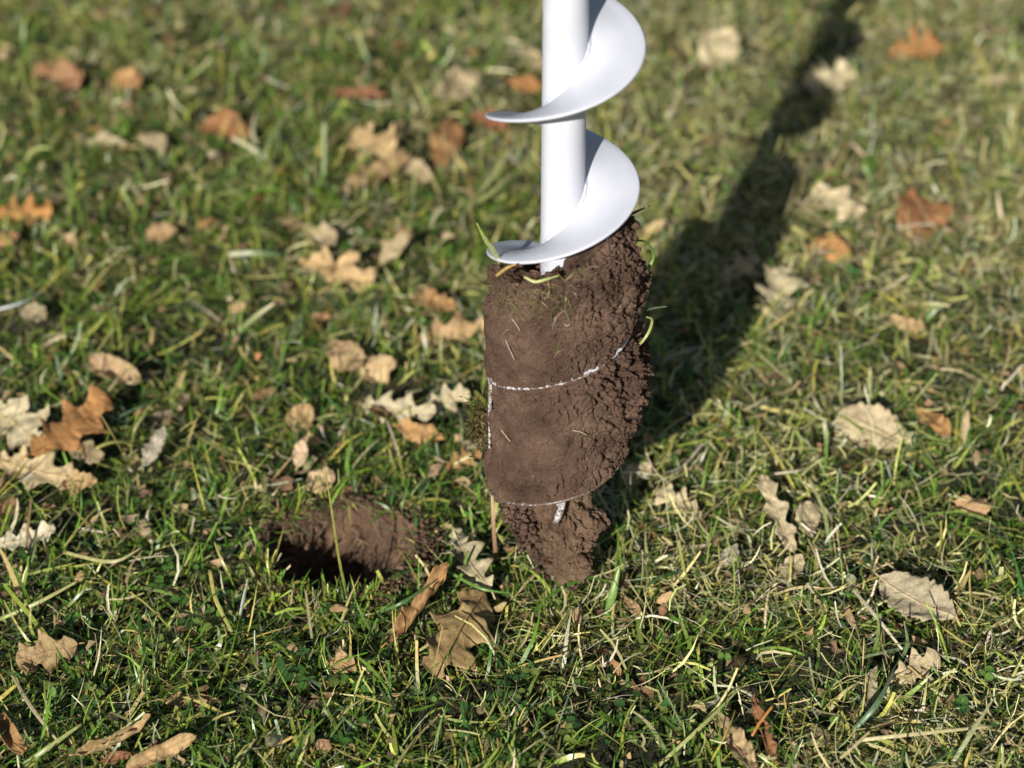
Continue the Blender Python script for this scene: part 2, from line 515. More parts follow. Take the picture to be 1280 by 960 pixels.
# helical flight with thickness and rounded rim
def flight_mesh(name, t0, t1, r0, r1, thick, mat, nseg, dz=0.0):
    prof = []      # (r, z) loop
    h = thick / 2
    nr = 9
    for k in range(nr): prof.append((r0 + (r1 - h - r0) * k / (nr - 1), h))
    for k in range(1, 6):
        a = math.pi / 2 - math.pi * k / 6
        prof.append((r1 - h + h * math.cos(a), h * math.sin(a)))
    for k in range(nr): prof.append((r1 - h - (r1 - h - r0) * k / (nr - 1), -h))
    pr = np.array(prof)
    t = np.linspace(t0, t1, nseg)
    T, I = np.meshgrid(t, np.arange(len(prof)), indexing='ij')
    rr = pr[I, 0]; zz = pr[I, 1]
    lip = smooth01(0.75, 1.0, (rr - r0) / (r1 - r0)) * 0.0012 * np.sin(T * 1.7 + 0.4)
    x = -rr * np.cos(T); y = -rr * np.sin(T); z = helix_z(T) + zz + lip + dz
    v = np.stack([x, y, z], -1).reshape(-1, 3)
    f = grid_faces(nseg, len(prof), True)
    e0 = np.arange(len(prof))[None, ::-1]; e1 = (np.arange(len(prof)) + (nseg - 1) * len(prof))[None, :]
    return make_mesh(name, v, [f, e0.copy(), e1.copy()], mat, parent=auger)

T0 = -0.35
TTOP = (0.80 - Z4) / PIT * 2 * math.pi
flight = flight_mesh("flight", T0, TTOP, RP - 0.0008, RA, 0.0024, M_WHITE, 900)
md = flight.modifiers.new("e", 'EDGE_SPLIT'); md.split_angle = R(50)
# soiled rim of the two buried turns
flight_mesh("soiled_rim", T0 + 0.02, 2.75, RA - 0.004, RA - 0.0001, 0.0013, M_MUDDY, 200)
flight_mesh("soiled_rim", 2 * math.pi - 0.1, 2 * math.pi + 2.6, RA - 0.004, RA + 0.0003, 0.0026, M_RIM, 260)

# weld bead along the upper side of the flight
tt = np.linspace(2 * math.pi * 1.9, TTOP - 0.02, 700)
wob = 1 + 0.12 * np.sin(tt * 23) + 0.08 * np.sin(tt * 41 + 1)
bead_pts = [(-(RP + 0.0004) * math.cos(a), -(RP + 0.0004) * math.sin(a), helix_z(a) + 0.0017) for a in tt]
v, f = tube_arrays(bead_pts, list(0.0015 * wob), 7)
make_mesh("weld_bead", v, f, M_WHITE, parent=auger)
for pz, ang in ((helix_z(4 * math.pi + 0.9) + 0.004, 0.95), (helix_z(6 * math.pi + 1.1) + 0.006, 1.15)):
    bm_pts = []
    a0 = ang
    c0 = Vector((-(RP) * math.cos(a0), -(RP) * math.sin(a0), pz))
    n0 = Vector((-math.cos(a0), -math.sin(a0), 0))
    v, f = tube_arrays([c0 - n0 * 0.001, c0, c0 + n0 * 0.0006, c0 + n0 * 0.0010], [0.0012, 0.0012, 0.0009, 0.0003], 8)
    make_mesh("weld_spatter", v, f, M_WHITE, parent=auger)

# pilot point below the flight
pr_rows = [(0.070, RP * 0.98), (0.052, RP * 0.98), (0.045, 0.0095), (0.020, 0.0080), (0.006, 0.0045), (0.001, 0.0006)]
tv = [(r * math.cos(2 * math.pi * j / 32) , r * math.sin(2 * math.pi * j / 32), z) for z, r in pr_rows for j in range(32)]
make_mesh("pilot_point", np.array(tv)[:, :], grid_faces(len(pr_rows), 32, True)[:, ::-1].copy(), M_RIM, parent=auger)

# upright edge plate on the left, between the two buried turns
pl0 = on_y(613, 472, -0.004); pl1 = on_y(613.5, 556, -0.004)
v = []
nn_ = 40
for k in range(nn_):
    s = k / (nn_ - 1)
    p = pl0.lerp(pl1, s)
    w = 0.0028 * (1 - 0.55 * s)
    for dx, dy in ((0, 0.012), (0, -0.004), (w, -0.0048), (w, 0.012)):
        v.append((p.x + dx - 0.0016, p.y + dy, p.z))
make_mesh("edge_plate", np.array(v), [grid_faces(nn_, 4, True), np.array([[0, 1, 2, 3]]), np.array([[4 * nn_ - 1, 4 * nn_ - 2, 4 * nn_ - 3, 4 * nn_ - 4]])], M_RIM, smooth=False, parent=auger)

# ------------------------------------------------------------------ soil packed on the auger
def polar(cols_front, cols_back):
    # angle measured like t: 0 left, pi/2 front, pi right; fine columns in view, coarse ones behind
    a = np.linspace(-0.25, math.pi + 0.35, cols_front, endpoint=False)
    b = np.linspace(math.pi + 0.35, 2 * math.pi - 0.25, cols_back, endpoint=False)
    return np.concatenate([a, b])

TS = polar(440, 90)
NTH = len(TS)
tw = np.where(TS < -0.0, TS, TS)
# lower boundary: on the lowest turn; upper boundary: a little under the second visible turn
zb = np.where(TS < 2 * math.pi * 0.985, helix_z(np.clip(TS, -0.05, 2 * math.pi * 0.8)) - 0.0005, helix_z(0.0))
back = smooth01(math.pi * 1.25, math.pi * 1.9, TS)
zb = zb * (1 - back) + (helix_z(0) + 0.02) * back
h2 = Z4 + 2 * PIT + PIT * TS / (2 * math.pi)
top_gap = 0.0165 - 0.009 * smooth01(1.6, 2.7, TS) - 0.005 * (TS < 0.3)
zt = h2 - top_gap
zt = np.where(TS > math.pi + 0.2, (h2 - top_gap) * (1 - smooth01(math.pi + 0.2, math.pi + 1.6, TS)) + (Z4 + 2 * PIT - 0.016) * smooth01(math.pi + 0.2, math.pi + 1.6, TS), zt)
# wander of the top edge
pt = np.stack([np.cos(TS), np.sin(TS), np.zeros(NTH)], -1)
zt = np.minimum(zt, 0.3125 - 0.012 * smooth01(2.75, 4.0, TS)) + 0.007 * fbm(pt * 5.0, 5, 31)
NZ = 390
vv = np.linspace(0, 1, NZ)
TT, VV = np.meshgrid(TS, vv, indexing='ij')
ZZ = zb[:, None] * (1 - VV) + zt[:, None] * VV
base_r = 0.0512 + 0.0012 * smooth01(1.7, 2.9, TT)
# slight belly of each packed turn, pinched at the flight rim
hrel = ((ZZ - helix_z(TT)) / PIT)
fr = hrel - np.floor(hrel)
dist_rim = np.minimum(fr, 1 - fr) * PIT
belly = np.sin(np.clip(fr, 0, 1) * math.pi)
base_r = base_r + 0.0008 * belly
upper = ZZ > helix_z(TT) + PIT                       # the turn above the third rim
rightw = smooth01(1.9, 2.9, TT); leftw = np.maximum(smooth01(1.25, 0.35, TT), smooth01(4.6, 5.4, TT))
base_r = base_r - 0.0030 * smooth01(4.0, 5.2, TT)
frac_up = np.clip((ZZ - helix_z(TT) - PIT) / (zt[:, None] - helix_z(TT) - PIT + 1e-6), 0, 1)
base_r = base_r - np.where(upper, 0.0085 * rightw * smooth01(0.45, 1.0, frac_up), 0)
base_r = base_r + np.where(upper, 0.0030 * rightw * np.sin(np.pi * np.clip(frac_up * 1.5, 0, 1)), 0)
base_r = base_r - np.where(upper, 0.0022 * leftw * smooth01(0.5, 1.0, frac_up), 0)
# notch on the right at the third rim, bulge under it
hb = helix_z(TT) + PIT - ZZ                           # metres below the third rim
base_r = base_r - 0.0085 * smooth01(2.15, 2.8, TT) * np.exp(-((hb + 0.001) / 0.0075) ** 2)
base_r = base_r + 0.0095 * smooth01(2.1, 2.9, TT) * smooth01(4.6, 3.6, TT) * np.exp(-((hb - 0.046) / 0.024) ** 2)
# left of the lower turn is slimmer, then swells just above the lowest rim
base_r = base_r - 0.0022 * leftw * (~upper) * smooth01(0.0, 0.004, hb) * smooth01(0.030, 0.045, ZZ - zb[:, None])
base_r = base_r + 0.0016 * leftw * (~upper) * np.exp(-((ZZ - zb[:, None] - 0.018) / 0.011) ** 2)
base_r = base_r - 0.0050 * (smooth01(0.008, 0.0, ZZ - zb[:, None]) ** 2) * smooth01(1.2, 0.2, TT)
x0 = -base_r * np.cos(TT); y0 = -base_r * np.sin(TT)
P = np.stack([x0.ravel(), y0.ravel(), ZZ.ravel()], -1)
crumb = (smooth01(1.1, 2.5, TT) * 0.72 + 0.28).ravel()
topc = smooth01(0.72, 1.0, VV).ravel()
below = np.exp(-((fr.ravel() - 0.80) / 0.17) ** 2) * (ZZ.ravel() < helix_z(TT.ravel()) + PIT)      # rough belt under the third rim
crumb = np.clip(crumb + 0.5 * topc + 0.45 * below + 0.75 * fbm(P / 0.024, 3, 71), 0.12, 1.4)
big = fbm(P / 0.026, 3, 1)
d1, d2 = worley(P / np.array([0.0085, 0.0085, 0.0105]), 7)
e1, e2 = worley(P / 0.0040, 17)
wp = P + 0.005 * np.stack([fbm(P / 0.012, 2, 201), fbm(P / 0.012, 2, 202), fbm(P / 0.012, 2, 203)], -1)
cr = np.abs(fbm(wp * np.array([1, 1, 0.7]) / 0.012, 4, 41))
cracks = 1 - smooth01(0.0, 0.10, cr)
cr2 = np.abs(fbm(wp * np.array([0.8, 0.8, 1.2]) / 0.006, 3, 141))
cracks2 = 1 - smooth01(0.0, 0.09, cr2)
pit = smooth01(0.22, 0.55, fbm(P / 0.0055, 3, 45))
pit2 = smooth01(0.25, 0.5, fbm(P / 0.0024, 3, 145))
chunk = smooth01(0.02, 0.16, d2 - d1)           # flat topped crumbs with gaps between
disp = (0.0016 * big
        + crumb * 0.0022 * (0.55 - d1) + crumb * 0.0016 * (chunk - 1)
        + (0.25 + crumb) * 0.0013 * (0.5 - e1)
        - crumb * 0.0050 * cracks * smooth01(-0.15, 0.3, fbm(P / 0.02, 2, 43))
        - (0.12 + crumb) * 0.0018 * cracks2 * smooth01(-0.1, 0.3, fbm(P / 0.015, 2, 143))
        - (0.42 + crumb) * 0.0034 * pit
        - (0.65 + 0.6 * crumb) * 0.0014 * pit2
        + 0.0006 * fbm(P / 0.0014, 3, 61) * (0.7 + 0.7 * crumb))
g1, g2 = worley((P + 0.004 * np.stack([fbm(P / 0.02, 2, 601), fbm(P / 0.02, 2, 602), fbm(P / 0.02, 2, 603)], -1)) / 0.017, 611)
clod = np.clip(crumb, 0, 1) * (0.0042 * (0.5 - g1) - 0.0048 * (1 - smooth01(0.02, 0.15, g2 - g1)) * smooth01(-0.2, 0.3, fbm(P / 0.03, 2, 613)))
disp = disp + clod
bulge = smooth01(2.1, 3.0, TT.ravel()) * smooth01(5.0, 4.0, TT.ravel()) * 0.0075 * np.clip(fbm(P / 0.017, 3, 81) + 0.10, -0.55, 0.9)
left = smooth01(0.5, 0.0, TT.ravel()) * 0.0025 * fbm(P / 0.014, 3, 82)
disp = disp + bulge + left
# pinch at the buried rim in front so that the painted edge shows in places
pinch = np.exp(-(dist_rim.ravel() / 0.0016) ** 2) * (1 - smooth01(2.45, 2.75, TT.ravel()))
gate = smooth01(-0.15, 0.30, fbm(P / 0.009, 3, 91) + 1.0 * np.exp(-((TT.ravel() - 1.85) / 0.42) ** 2))
rr = base_r.ravel() + disp
rr = rr * (1 - pinch) + np.minimum(rr, RA - 0.0003 + (1 - gate) * 0.0026) * pinch
# rounded shoulder at the top edge
edge = smooth01(0.955, 1.0, VV.ravel())
rr = rr - 0.006 * edge ** 2
X = -rr * np.cos(TT.ravel()); Y = -rr * np.sin(TT.ravel())
Z = ZZ.ravel() + 0.4 * disp * np.clip(crumb, 0, 1)
out_v = np.stack([X, Y, Z], -1)
out_f = grid_faces(NTH, NZ)
wrapf = np.stack([(NTH - 1) * NZ + np.arange(NZ - 1), np.arange(NZ - 1), np.arange(1, NZ), (NTH - 1) * NZ + np.arange(1, NZ)], -1)
# caps (top and bottom) running in to the tube
NC = 46
def cap(zline, ring_idx, seed, dipz):
    s = np.linspace(0, 1, NC)[1:]
    S, T_ = np.meshgrid(s, TS, indexing='ij')
    r_out = rr.reshape(NTH, NZ)[:, ring_idx]; z_out = Z.reshape(NTH, NZ)[:, ring_idx]
    r_ = r_out[None, :] * (1 - S) + (RP * 0.9) * S
    z_ = z_out[None, :] + dipz * S
    p_ = np.stack([(-r_ * np.cos(T_)).ravel(), (-r_ * np.sin(T_)).ravel(), z_.ravel()], -1)
    k1, k2 = worley(p_ / 0.008, seed)
    z_ = z_.ravel() + (0.005 * (0.5 - k1) + 0.005 * fbm(p_ / 0.014, 4, seed)) * smooth01(0, 0.12, S.ravel())
    return np.stack([p_[:, 0], p_[:, 1], z_], -1)
top_v = cap(zt, NZ - 1, 301, -0.011)
bot_v = cap(zb, 0, 302, -0.003)
o1 = len(out_v); o2 = o1 + len(top_v)
def cap_faces(off, ring_idx, flip):
    ring = np.arange(NTH) * NZ + ring_idx
    rows_ = [ring] + [off + k * NTH + np.arange(NTH) for k in range(NC - 1)]
    fs = []
    for a, b in zip(rows_[:-1], rows_[1:]):
        q = np.stack([a, np.roll(a, -1), np.roll(b, -1), b], -1)
        fs.append(q[:, ::-1] if flip else q)
    return np.concatenate(fs)
faces = np.concatenate([out_f, wrapf[:, [0, 1, 2, 3]], cap_faces(o1, NZ - 1, False), cap_faces(o2, 0, True)])
soil = make_mesh("packed_soil", np.vstack([out_v, top_v, bot_v]), faces, M_SOIL)
tag(soil, "thick dark brown soil packed around the lower turns of the white auger", "soil")

# crumbs: small irregular lumps
def icosa():
    p = (1 + 5 ** 0.5) / 2
    v = np.array([(-1, p, 0), (1, p, 0), (-1, -p, 0), (1, -p, 0), (0, -1, p), (0, 1, p), (0, -1, -p), (0, 1, -p), (p, 0, -1), (p, 0, 1), (-p, 0, -1), (-p, 0, 1)], float)
    v /= np.linalg.norm(v[0])
    f = np.array([(0, 11, 5), (0, 5, 1), (0, 1, 7), (0, 7, 10), (0, 10, 11), (1, 5, 9), (5, 11, 4), (11, 10, 2), (10, 7, 6), (7, 1, 8), (3, 9, 4), (3, 4, 2), (3, 2, 6), (3, 6, 8), (3, 8, 9), (4, 9, 5), (2, 4, 11), (6, 2, 10), (8, 6, 7), (9, 8, 1)])
    return v, f
ICV, ICF = icosa()
def crumbs(name, centres, sizes, mat, parent=None, seed=1):
    rng = np.random.default_rng(seed)
    n = len(centres)
    v = ICV[None] * (1 + 0.85 * (rng.random((n, 12, 1)) - 0.5)) * (1 + 0.8 * (rng.random((n, 1, 3)) - 0.5))
    # random spin
    q = rng.normal(size=(n, 4)); q /= np.linalg.norm(q, axis=1)[:, None]
    w, x, y, z = q.T
    Rm = np.stack([1 - 2 * (y * y + z * z), 2 * (x * y - z * w), 2 * (x * z + y * w), 2 * (x * y + z * w), 1 - 2 * (x * x + z * z), 2 * (y * z - x * w), 2 * (x * z - y * w), 2 * (y * z + x * w), 1 - 2 * (x * x + y * y)], -1).reshape(n, 3, 3)
    v = np.einsum('nij,nkj->nki', Rm, v) * sizes[:, None, None] + centres[:, None, :]
    f = ICF[None] + (np.arange(n) * 12)[:, None, None]
    o = make_mesh(name, v.reshape(-1, 3), f.reshape(-1, 3), mat, smooth=True, parent=parent)
    o["kind"] = "stuff"
    return o
prob = (crumb ** 2) * (0.15 + smooth01(1.8, 2.9, TT.ravel()) + 0.8 * topc) * (TT.ravel() < math.pi + 0.5)
prob = prob * (1 - pinch)
prob /= prob.sum()
idx = RNG.choice(len(out_v), 5200, p=prob)
szs = 0.00045 + 0.0014 * RNG.random(len(idx)) ** 3
crumbs("soil_crumbs", out_v[idx] + RNG.normal(size=(len(idx), 3)) * 0.0004, szs, M_SOIL, parent=soil)

# lump of soil on the pilot point
NT2, NZ2 = 300, 220
t2 = np.linspace(0, 2 * math.pi, NT2, endpoint=False)
v2 = np.linspace(0, 1, NZ2)
T2, V2 = np.meshgrid(t2, v2, indexing='ij')
prof_v = np.array([0, 0.06, 0.16, 0.32, 0.5, 0.66, 0.78, 0.87, 0.94, 1.0])
prof_r = np.array([0.0005, 0.0125, 0.0185, 0.0235, 0.0262, 0.0275, 0.0250, 0.021, 0.017, 0.014])
r2 = np.interp(V2, prof_v, prof_r)
z2 = 0.000 + V2 * 0.094
p2 = np.stack([(-r2 * np.cos(T2)).ravel(), (-r2 * np.sin(T2)).ravel(), z2.ravel()], -1)
w1, _ = worley(p2 / 0.010, 400)
w2, _ = worley(p2 / 0.0045, 401)
ck = 1 - smooth01(0, 0.08, np.abs(fbm(p2 / 0.014, 3, 405)))
dd = 0.0065 * fbm(p2 / 0.024, 3, 402) + 0.0040 * (0.5 - w1) + 0.0024 * (0.5 - w2) - 0.0036 * smooth01(0.15, 0.5, fbm(p2 / 0.006, 3, 420)) - 0.0012 * smooth01(0.2, 0.5, fbm(p2 / 0.0026, 3, 421)) - 0.0034 * ck * (fbm(p2 / 0.02, 2, 407) > -0.1) + 0.0006 * fbm(p2 / 0.0016, 3, 409)
f1, f2 = worley(p2 / 0.021 + 3.3, 431)
dd += 0.0085 * (0.5 - f1) - 0.0030 * (1 - smooth01(0.03, 0.16, f2 - f1))
dd -= 0.010 * np.exp(-((T2.ravel() - 0.75) / 0.45) ** 2) * np.exp(-((V2.ravel() - 0.60) / 0.14) ** 2)
dd += 0.006 * np.exp(-((T2.ravel() - 2.0) / 0.7) ** 2) * np.exp(-((V2.ravel() - 0.30) / 0.16) ** 2)
dd += 0.010 * np.exp(-((T2.ravel() - 2.75) / 0.5) ** 2) * np.exp(-((V2.ravel() - 0.68) / 0.10) ** 2)     # bulge on the right
dd -= 0.009 * np.exp(-((T2.ravel() - 0.5) / 0.75) ** 2) * smooth01(0.35, 0.1, V2.ravel())
dd -= 0.006 * np.exp(-((T2.ravel() - 0.2) / 0.6) ** 2) * np.exp(-((V2.ravel() - 0.42) / 0.16) ** 2)
# groove in front where the painted rod shows
dd -= 0.014 * np.exp(-((T2.ravel() - (1.50 + 0.35 * (V2.ravel() - 0.75))) / 0.085) ** 2) * np.exp(-((V2.ravel() - 0.86) / 0.085) ** 2)
dd *= smooth01(0, 0.06, V2.ravel())
ra2 = np.maximum(r2.ravel() + dd, 0.0004)
xo = 0.005 * (1 - V2.ravel()) + 0.002
tip_v = np.stack([-ra2 * np.cos(T2.ravel()) + xo, -ra2 * np.sin(T2.ravel()) - 0.002, z2.ravel() + 0.3 * dd], -1)
tipf = grid_faces(NT2, NZ2)
tw_ = np.stack([(NT2 - 1) * NZ2 + np.arange(NZ2 - 1), np.arange(NZ2 - 1), np.arange(1, NZ2), (NT2 - 1) * NZ2 + np.arange(1, NZ2)], -1)
tip = make_mesh("soil_lump", tip_v, np.concatenate([tipf, tw_]), M_SOIL_TIP)
tag(tip, "pointed reddish brown lump of soil stuck on the auger's tip, touching the grass", "soil")
k_ = RNG.choice(len(tip_v), 900)
crumbs("soil_crumbs", tip_v[k_] + RNG.normal(size=(900, 3)) * 0.0006, 0.0004 + 0.0016 * RNG.random(900) ** 3, M_SOIL_TIP, parent=tip, seed=5)
# loose dark crumbly bit on its left
cl = []
for _ in range(1500):
    s = random.random()
    p = on_y(642 + 40 * s + random.gauss(0, 8), 632 + 52 * s + random.gauss(0, 11), -0.004)
    cl.append((p.x, -0.006 + random.gauss(0, 0.006), p.z))
crumbs("soil_crumbs", np.array(cl), 0.0005 + 0.0026 * RNG.random(1500) ** 3.2, M_SOIL, parent=tip, seed=6)
rod_p = [on_y(707, 616, -0.021), on_y(705, 626, -0.024), on_y(700, 640, -0.0262), on_y(694, 656, -0.0235)]
v, f = tube_arrays(catmull(rod_p, 5), [0.0012] * 6 + [0.0018] * 2 + [0.0028, 0.0022, 0.0030] + [0.0026, 0.0030, 0.0020, 0.0024] + [0.0006], 8)
make_mesh("bare_rod", v, f, M_RIM, parent=auger)

# shreds of turf and roots on the upper edge of the packed soil
pr_ = (topc ** 2) * (TT.ravel() < 2.6) * (TT.ravel() > 0.0) * smooth01(2.8, 1.0, TT.ravel()) + 0.02 * crumb * (TT.ravel() < 3.2)
pr_ /= pr_.sum()
k_ = RNG.choice(len(out_v), 260, p=pr_)
ctr = out_v[k_]; nrm_ = ctr * np.array([1, 1, 0]); nrm_ /= np.linalg.norm(nrm_, axis=1)[:, None]
n = len(k_)
tang = np.cross(nrm_, RNG.normal(size=(n, 3))); tang /= np.linalg.norm(tang, axis=1)[:, None]
bt = np.cross(nrm_, tang)
ln_ = (0.002 + 0.008 * RNG.random((n, 1)) ** 2); wd_ = 0.00018 + 0.00038 * RNG.random((n, 1)) ** 2
c1 = ctr + nrm_ * 0.0002; c0 = c1 - tang * ln_ + nrm_ * 0.0012 * RNG.random((n, 1)); c2 = c1 + tang * ln_ * 0.8 + bt * ln_ * 0.4 + nrm_ * 0.0035 * RNG.random((n, 1)) ** 2
v = np.stack([c0 - bt * wd_ * .4, c0 + bt * wd_ * .4, c1 - bt * wd_, c1 + bt * wd_, c2 - bt * wd_ * .3, c2 + bt * wd_ * .3], 1).reshape(-1, 3)
q0 = (np.arange(n) * 6)[:, None]
f = np.concatenate([q0 + np.array([[0, 1, 3, 2]]), q0 + np.array([[2, 3, 5, 4]])])
tc_ = np.array([(0.30, 0.25, 0.12), (0.12, 0.16, 0.04), (0.28, 0.18, 0.08), (0.07, 0.10, 0.025), (0.24, 0.17, 0.12)])[RNG.integers(0, 5, n)] * (0.7 + 0.5 * RNG.random((n, 1)))
sh = make_mesh("turf_shreds", v, f, M_STRAW, cols=np.repeat(tc_, 6, 0), parent=soil)
sh["kind"] = "stuff"

# ------------------------------------------------------------------ fallen leaves
def leaf_outline(kind, u, side, rng):
    ph, sk = rng
    env = np.sin(np.pi * np.clip(u, 0, 1) ** 0.85) ** 0.62
    if kind in ('oak', 'oak_wide'):
        n = (3.2 if kind == 'oak' else 2.6) + 0.9 * sk
        wave = np.abs(np.sin(np.pi * (n * u + ph + 0.08 * side)))
        blunt_ = 0.75 + 0.9 * ((ph * 7.3) % 1)
        env = np.sin(np.pi * np.clip(u, 0, 1) ** 1.15) ** 0.5
        return env * (1 - (0.60 + 0.14 * sk) * wave ** blunt_ * smooth01(0.04, 0.18, u) * (1 - smooth01(0.9, 0.98, u)))
    if kind == 'toothed':
        n = 9
        saw = (n * u + ph) % 1.0
        return env * (1 - 0.16 * saw ** 1.5)
    if kind == 'plain':
        return env * (1 - 0.08 * (0.5 + 0.5 * np.cos(2 * np.pi * (4 * u + ph))))
    if kind == 'torn':
        return env * (1 - 0.35 * (0.5 + 0.5 * np.sin(2 * np.pi * (1.7 * u + ph)) * np.cos(2 * np.pi * (3.9 * u + sk))))
    return env

LEAF_FOOT = []          # footprints, so that the grass stays lower under a leaf
def make_leaf(name, label, cat, group, x0, y0, x1, y1, kind='oak', wr=0.6, col=(0.4, 0.3, 0.18), z0=0.010, z1=0.016,
              curl=0.5, bend=0.3, tilt=32, roll=0.0, seed=0, stem=True, skew=0.28, ripple=1.0):
    rng = random.Random(seed * 31 + int(x0) * 7 + int(y0))
    ph, sk = rng.random(), rng.random()
    gz0 = float(ground_z(*at(x0, y0)[:2])[0]); gz1 = float(ground_z(*at(x1, y1)[:2])[0])
    A = at(x0, y0, z0 + gz0); Bp = at(x1, y1, z1 + gz1)
    ax = Bp - A
    Ln = ax.length
    ax.normalize()
    n0 = Vector((0.10, -math.sin(R(tilt)), math.cos(R(tilt))))
    n0 = (n0 - ax * n0.dot(ax)).normalized()
    n0 = Quaternion(ax, R(roll)) @ n0
    ay = n0.cross(ax)
    nu, nv = 60, 15
    u = np.linspace(0, 1, nu); v = np.linspace(-1, 1, nv)
    U, V = np.meshgrid(u, v, indexing='ij')
    wl_ = leaf_outline(kind, U, 1, (ph, sk)); wr_ = leaf_outline(kind, U, -1, ((ph + 0.12) % 1, sk))
    half = np.where(V > 0, wl_, wr_) * (wr * 0.5)
    q_ = np.stack([U.ravel() * 3.2, np.sign(V).ravel() * 7.7, np.full(U.size, ph * 91)], -1)
    rag = 0.34 if kind in ('plain', 'torn') else 0.16
    half = half * (1 + rag * fbm(q_, 2, 520) + 0.10 * fbm(q_ * 5.5, 2, 530)).reshape(U.shape)
    ly = V * half
    lx = U + skew * np.abs(ly) * (1 - smooth01(0.8, 1.0, U)) - skew * 0.25 * wr * np.sin(np.pi * U)
    # midrib sways a little
    ly = ly + 0.05 * math.sin(ph * 20) * np.sin(np.pi * U)
    # lateral curl
    curl = curl * (1.0 + 0.9 * sk)
    k = curl / (wr * 0.5 + 1e-6)
    if abs(curl) > 1e-3:
        rad = 1 / k
        yy = rad * np.sin(ly / rad); zz_ = rad * (1 - np.cos(ly / rad))
    else:
        yy = ly; zz_ = ly * 0
    zz_ = zz_ + bend * (U - 0.5) ** 2 * 0.8 * (1 if rng.random() < 0.75 else -0.6)
    pts = np.stack([lx.ravel() * 3 + ph * 50, yy.ravel() * 3, np.full(lx.size, sk * 30)], -1)
    zz_ = zz_ + ripple * (0.12 * fbm(pts * 1.4, 2, 500) + 0.04 * fbm(pts * 5, 2, 510)).reshape(U.shape) * (0.4 + np.abs(V))
    zz_ = zz_ * (0.75 if name != 'dead_leaf' else 1.0)
    L3 = np.stack([(lx - 0.5).ravel(), yy.ravel(), zz_.ravel()], -1) * Ln
    o = make_mesh(name, L3, grid_faces(nu, nv), M_LEAF, uvs=np.stack([U.ravel(), (V * np.maximum(half / (wr * 0.5), 0.15)).ravel()], -1))
    so = o.modifiers.new("thickness", 'SOLIDIFY'); so.thickness = 0.00035; so.offset = 0
    M = Matrix((ax, ay, n0)).transposed().to_4x4()
    mid = (A + Bp) / 2
    o.matrix_world = Matrix.Translation(mid) @ M
    g_ = sum(col) / 3
    col = tuple(min(0.66, 1.22 * k_ * (0.93 * c_ + 0.07 * g_)) for c_, k_ in zip(col, (1.0, 1.0, 0.88)))
    o.color = (*col, 1)
    tag(o, label, cat, group)
    # stalk and midrib
    mid_row = L3.reshape(nu, nv, 3)[:, nv // 2, :]
    pts_ = [Vector(mid_row[i]) + Vector((0, 0, 0.0003)) for i in range(0, nu - 3, 7)]
    if stem:
        p0 = pts_[0]; dirn = (pts_[0] - pts_[1]).normalized()
        pts_ = [p0 + dirn * (0.11 * Ln) + Vector((0, 0.01 * Ln, -0.02 * Ln)), p0 + dirn * (0.05 * Ln)] + pts_
    rad_ = np.linspace(0.0007, 0.00028, len(pts_))
    sv, sf = tube_arrays(pts_, list(rad_), 5)
    s_ = make_mesh("leaf_stem", sv, sf, M_LEAF, parent=o)
    s_.color = (col[0] * 0.8, col[1] * 0.75, col[2] * 0.7, 1)
    LEAF_FOOT.append((mid.x, mid.y, ax.x, ax.y, Ln * 0.5, Ln * wr * 0.5 * 0.75))
    return o

PALE = (0.46, 0.39, 0.27); BEIGE = (0.40, 0.32, 0.21); TAN = (0.38, 0.25, 0.13); LTAN = (0.47, 0.33, 0.18)
ORANGE = (0.33, 0.16, 0.06); OTAN = (0.38, 0.22, 0.095); BROWN = (0.20, 0.12, 0.06); RUST = (0.22, 0.10, 0.05); GREY = (0.34, 0.31, 0.27); DARK = (0.12, 0.06, 0.035)
G = "fallen leaves scattered on the lawn"
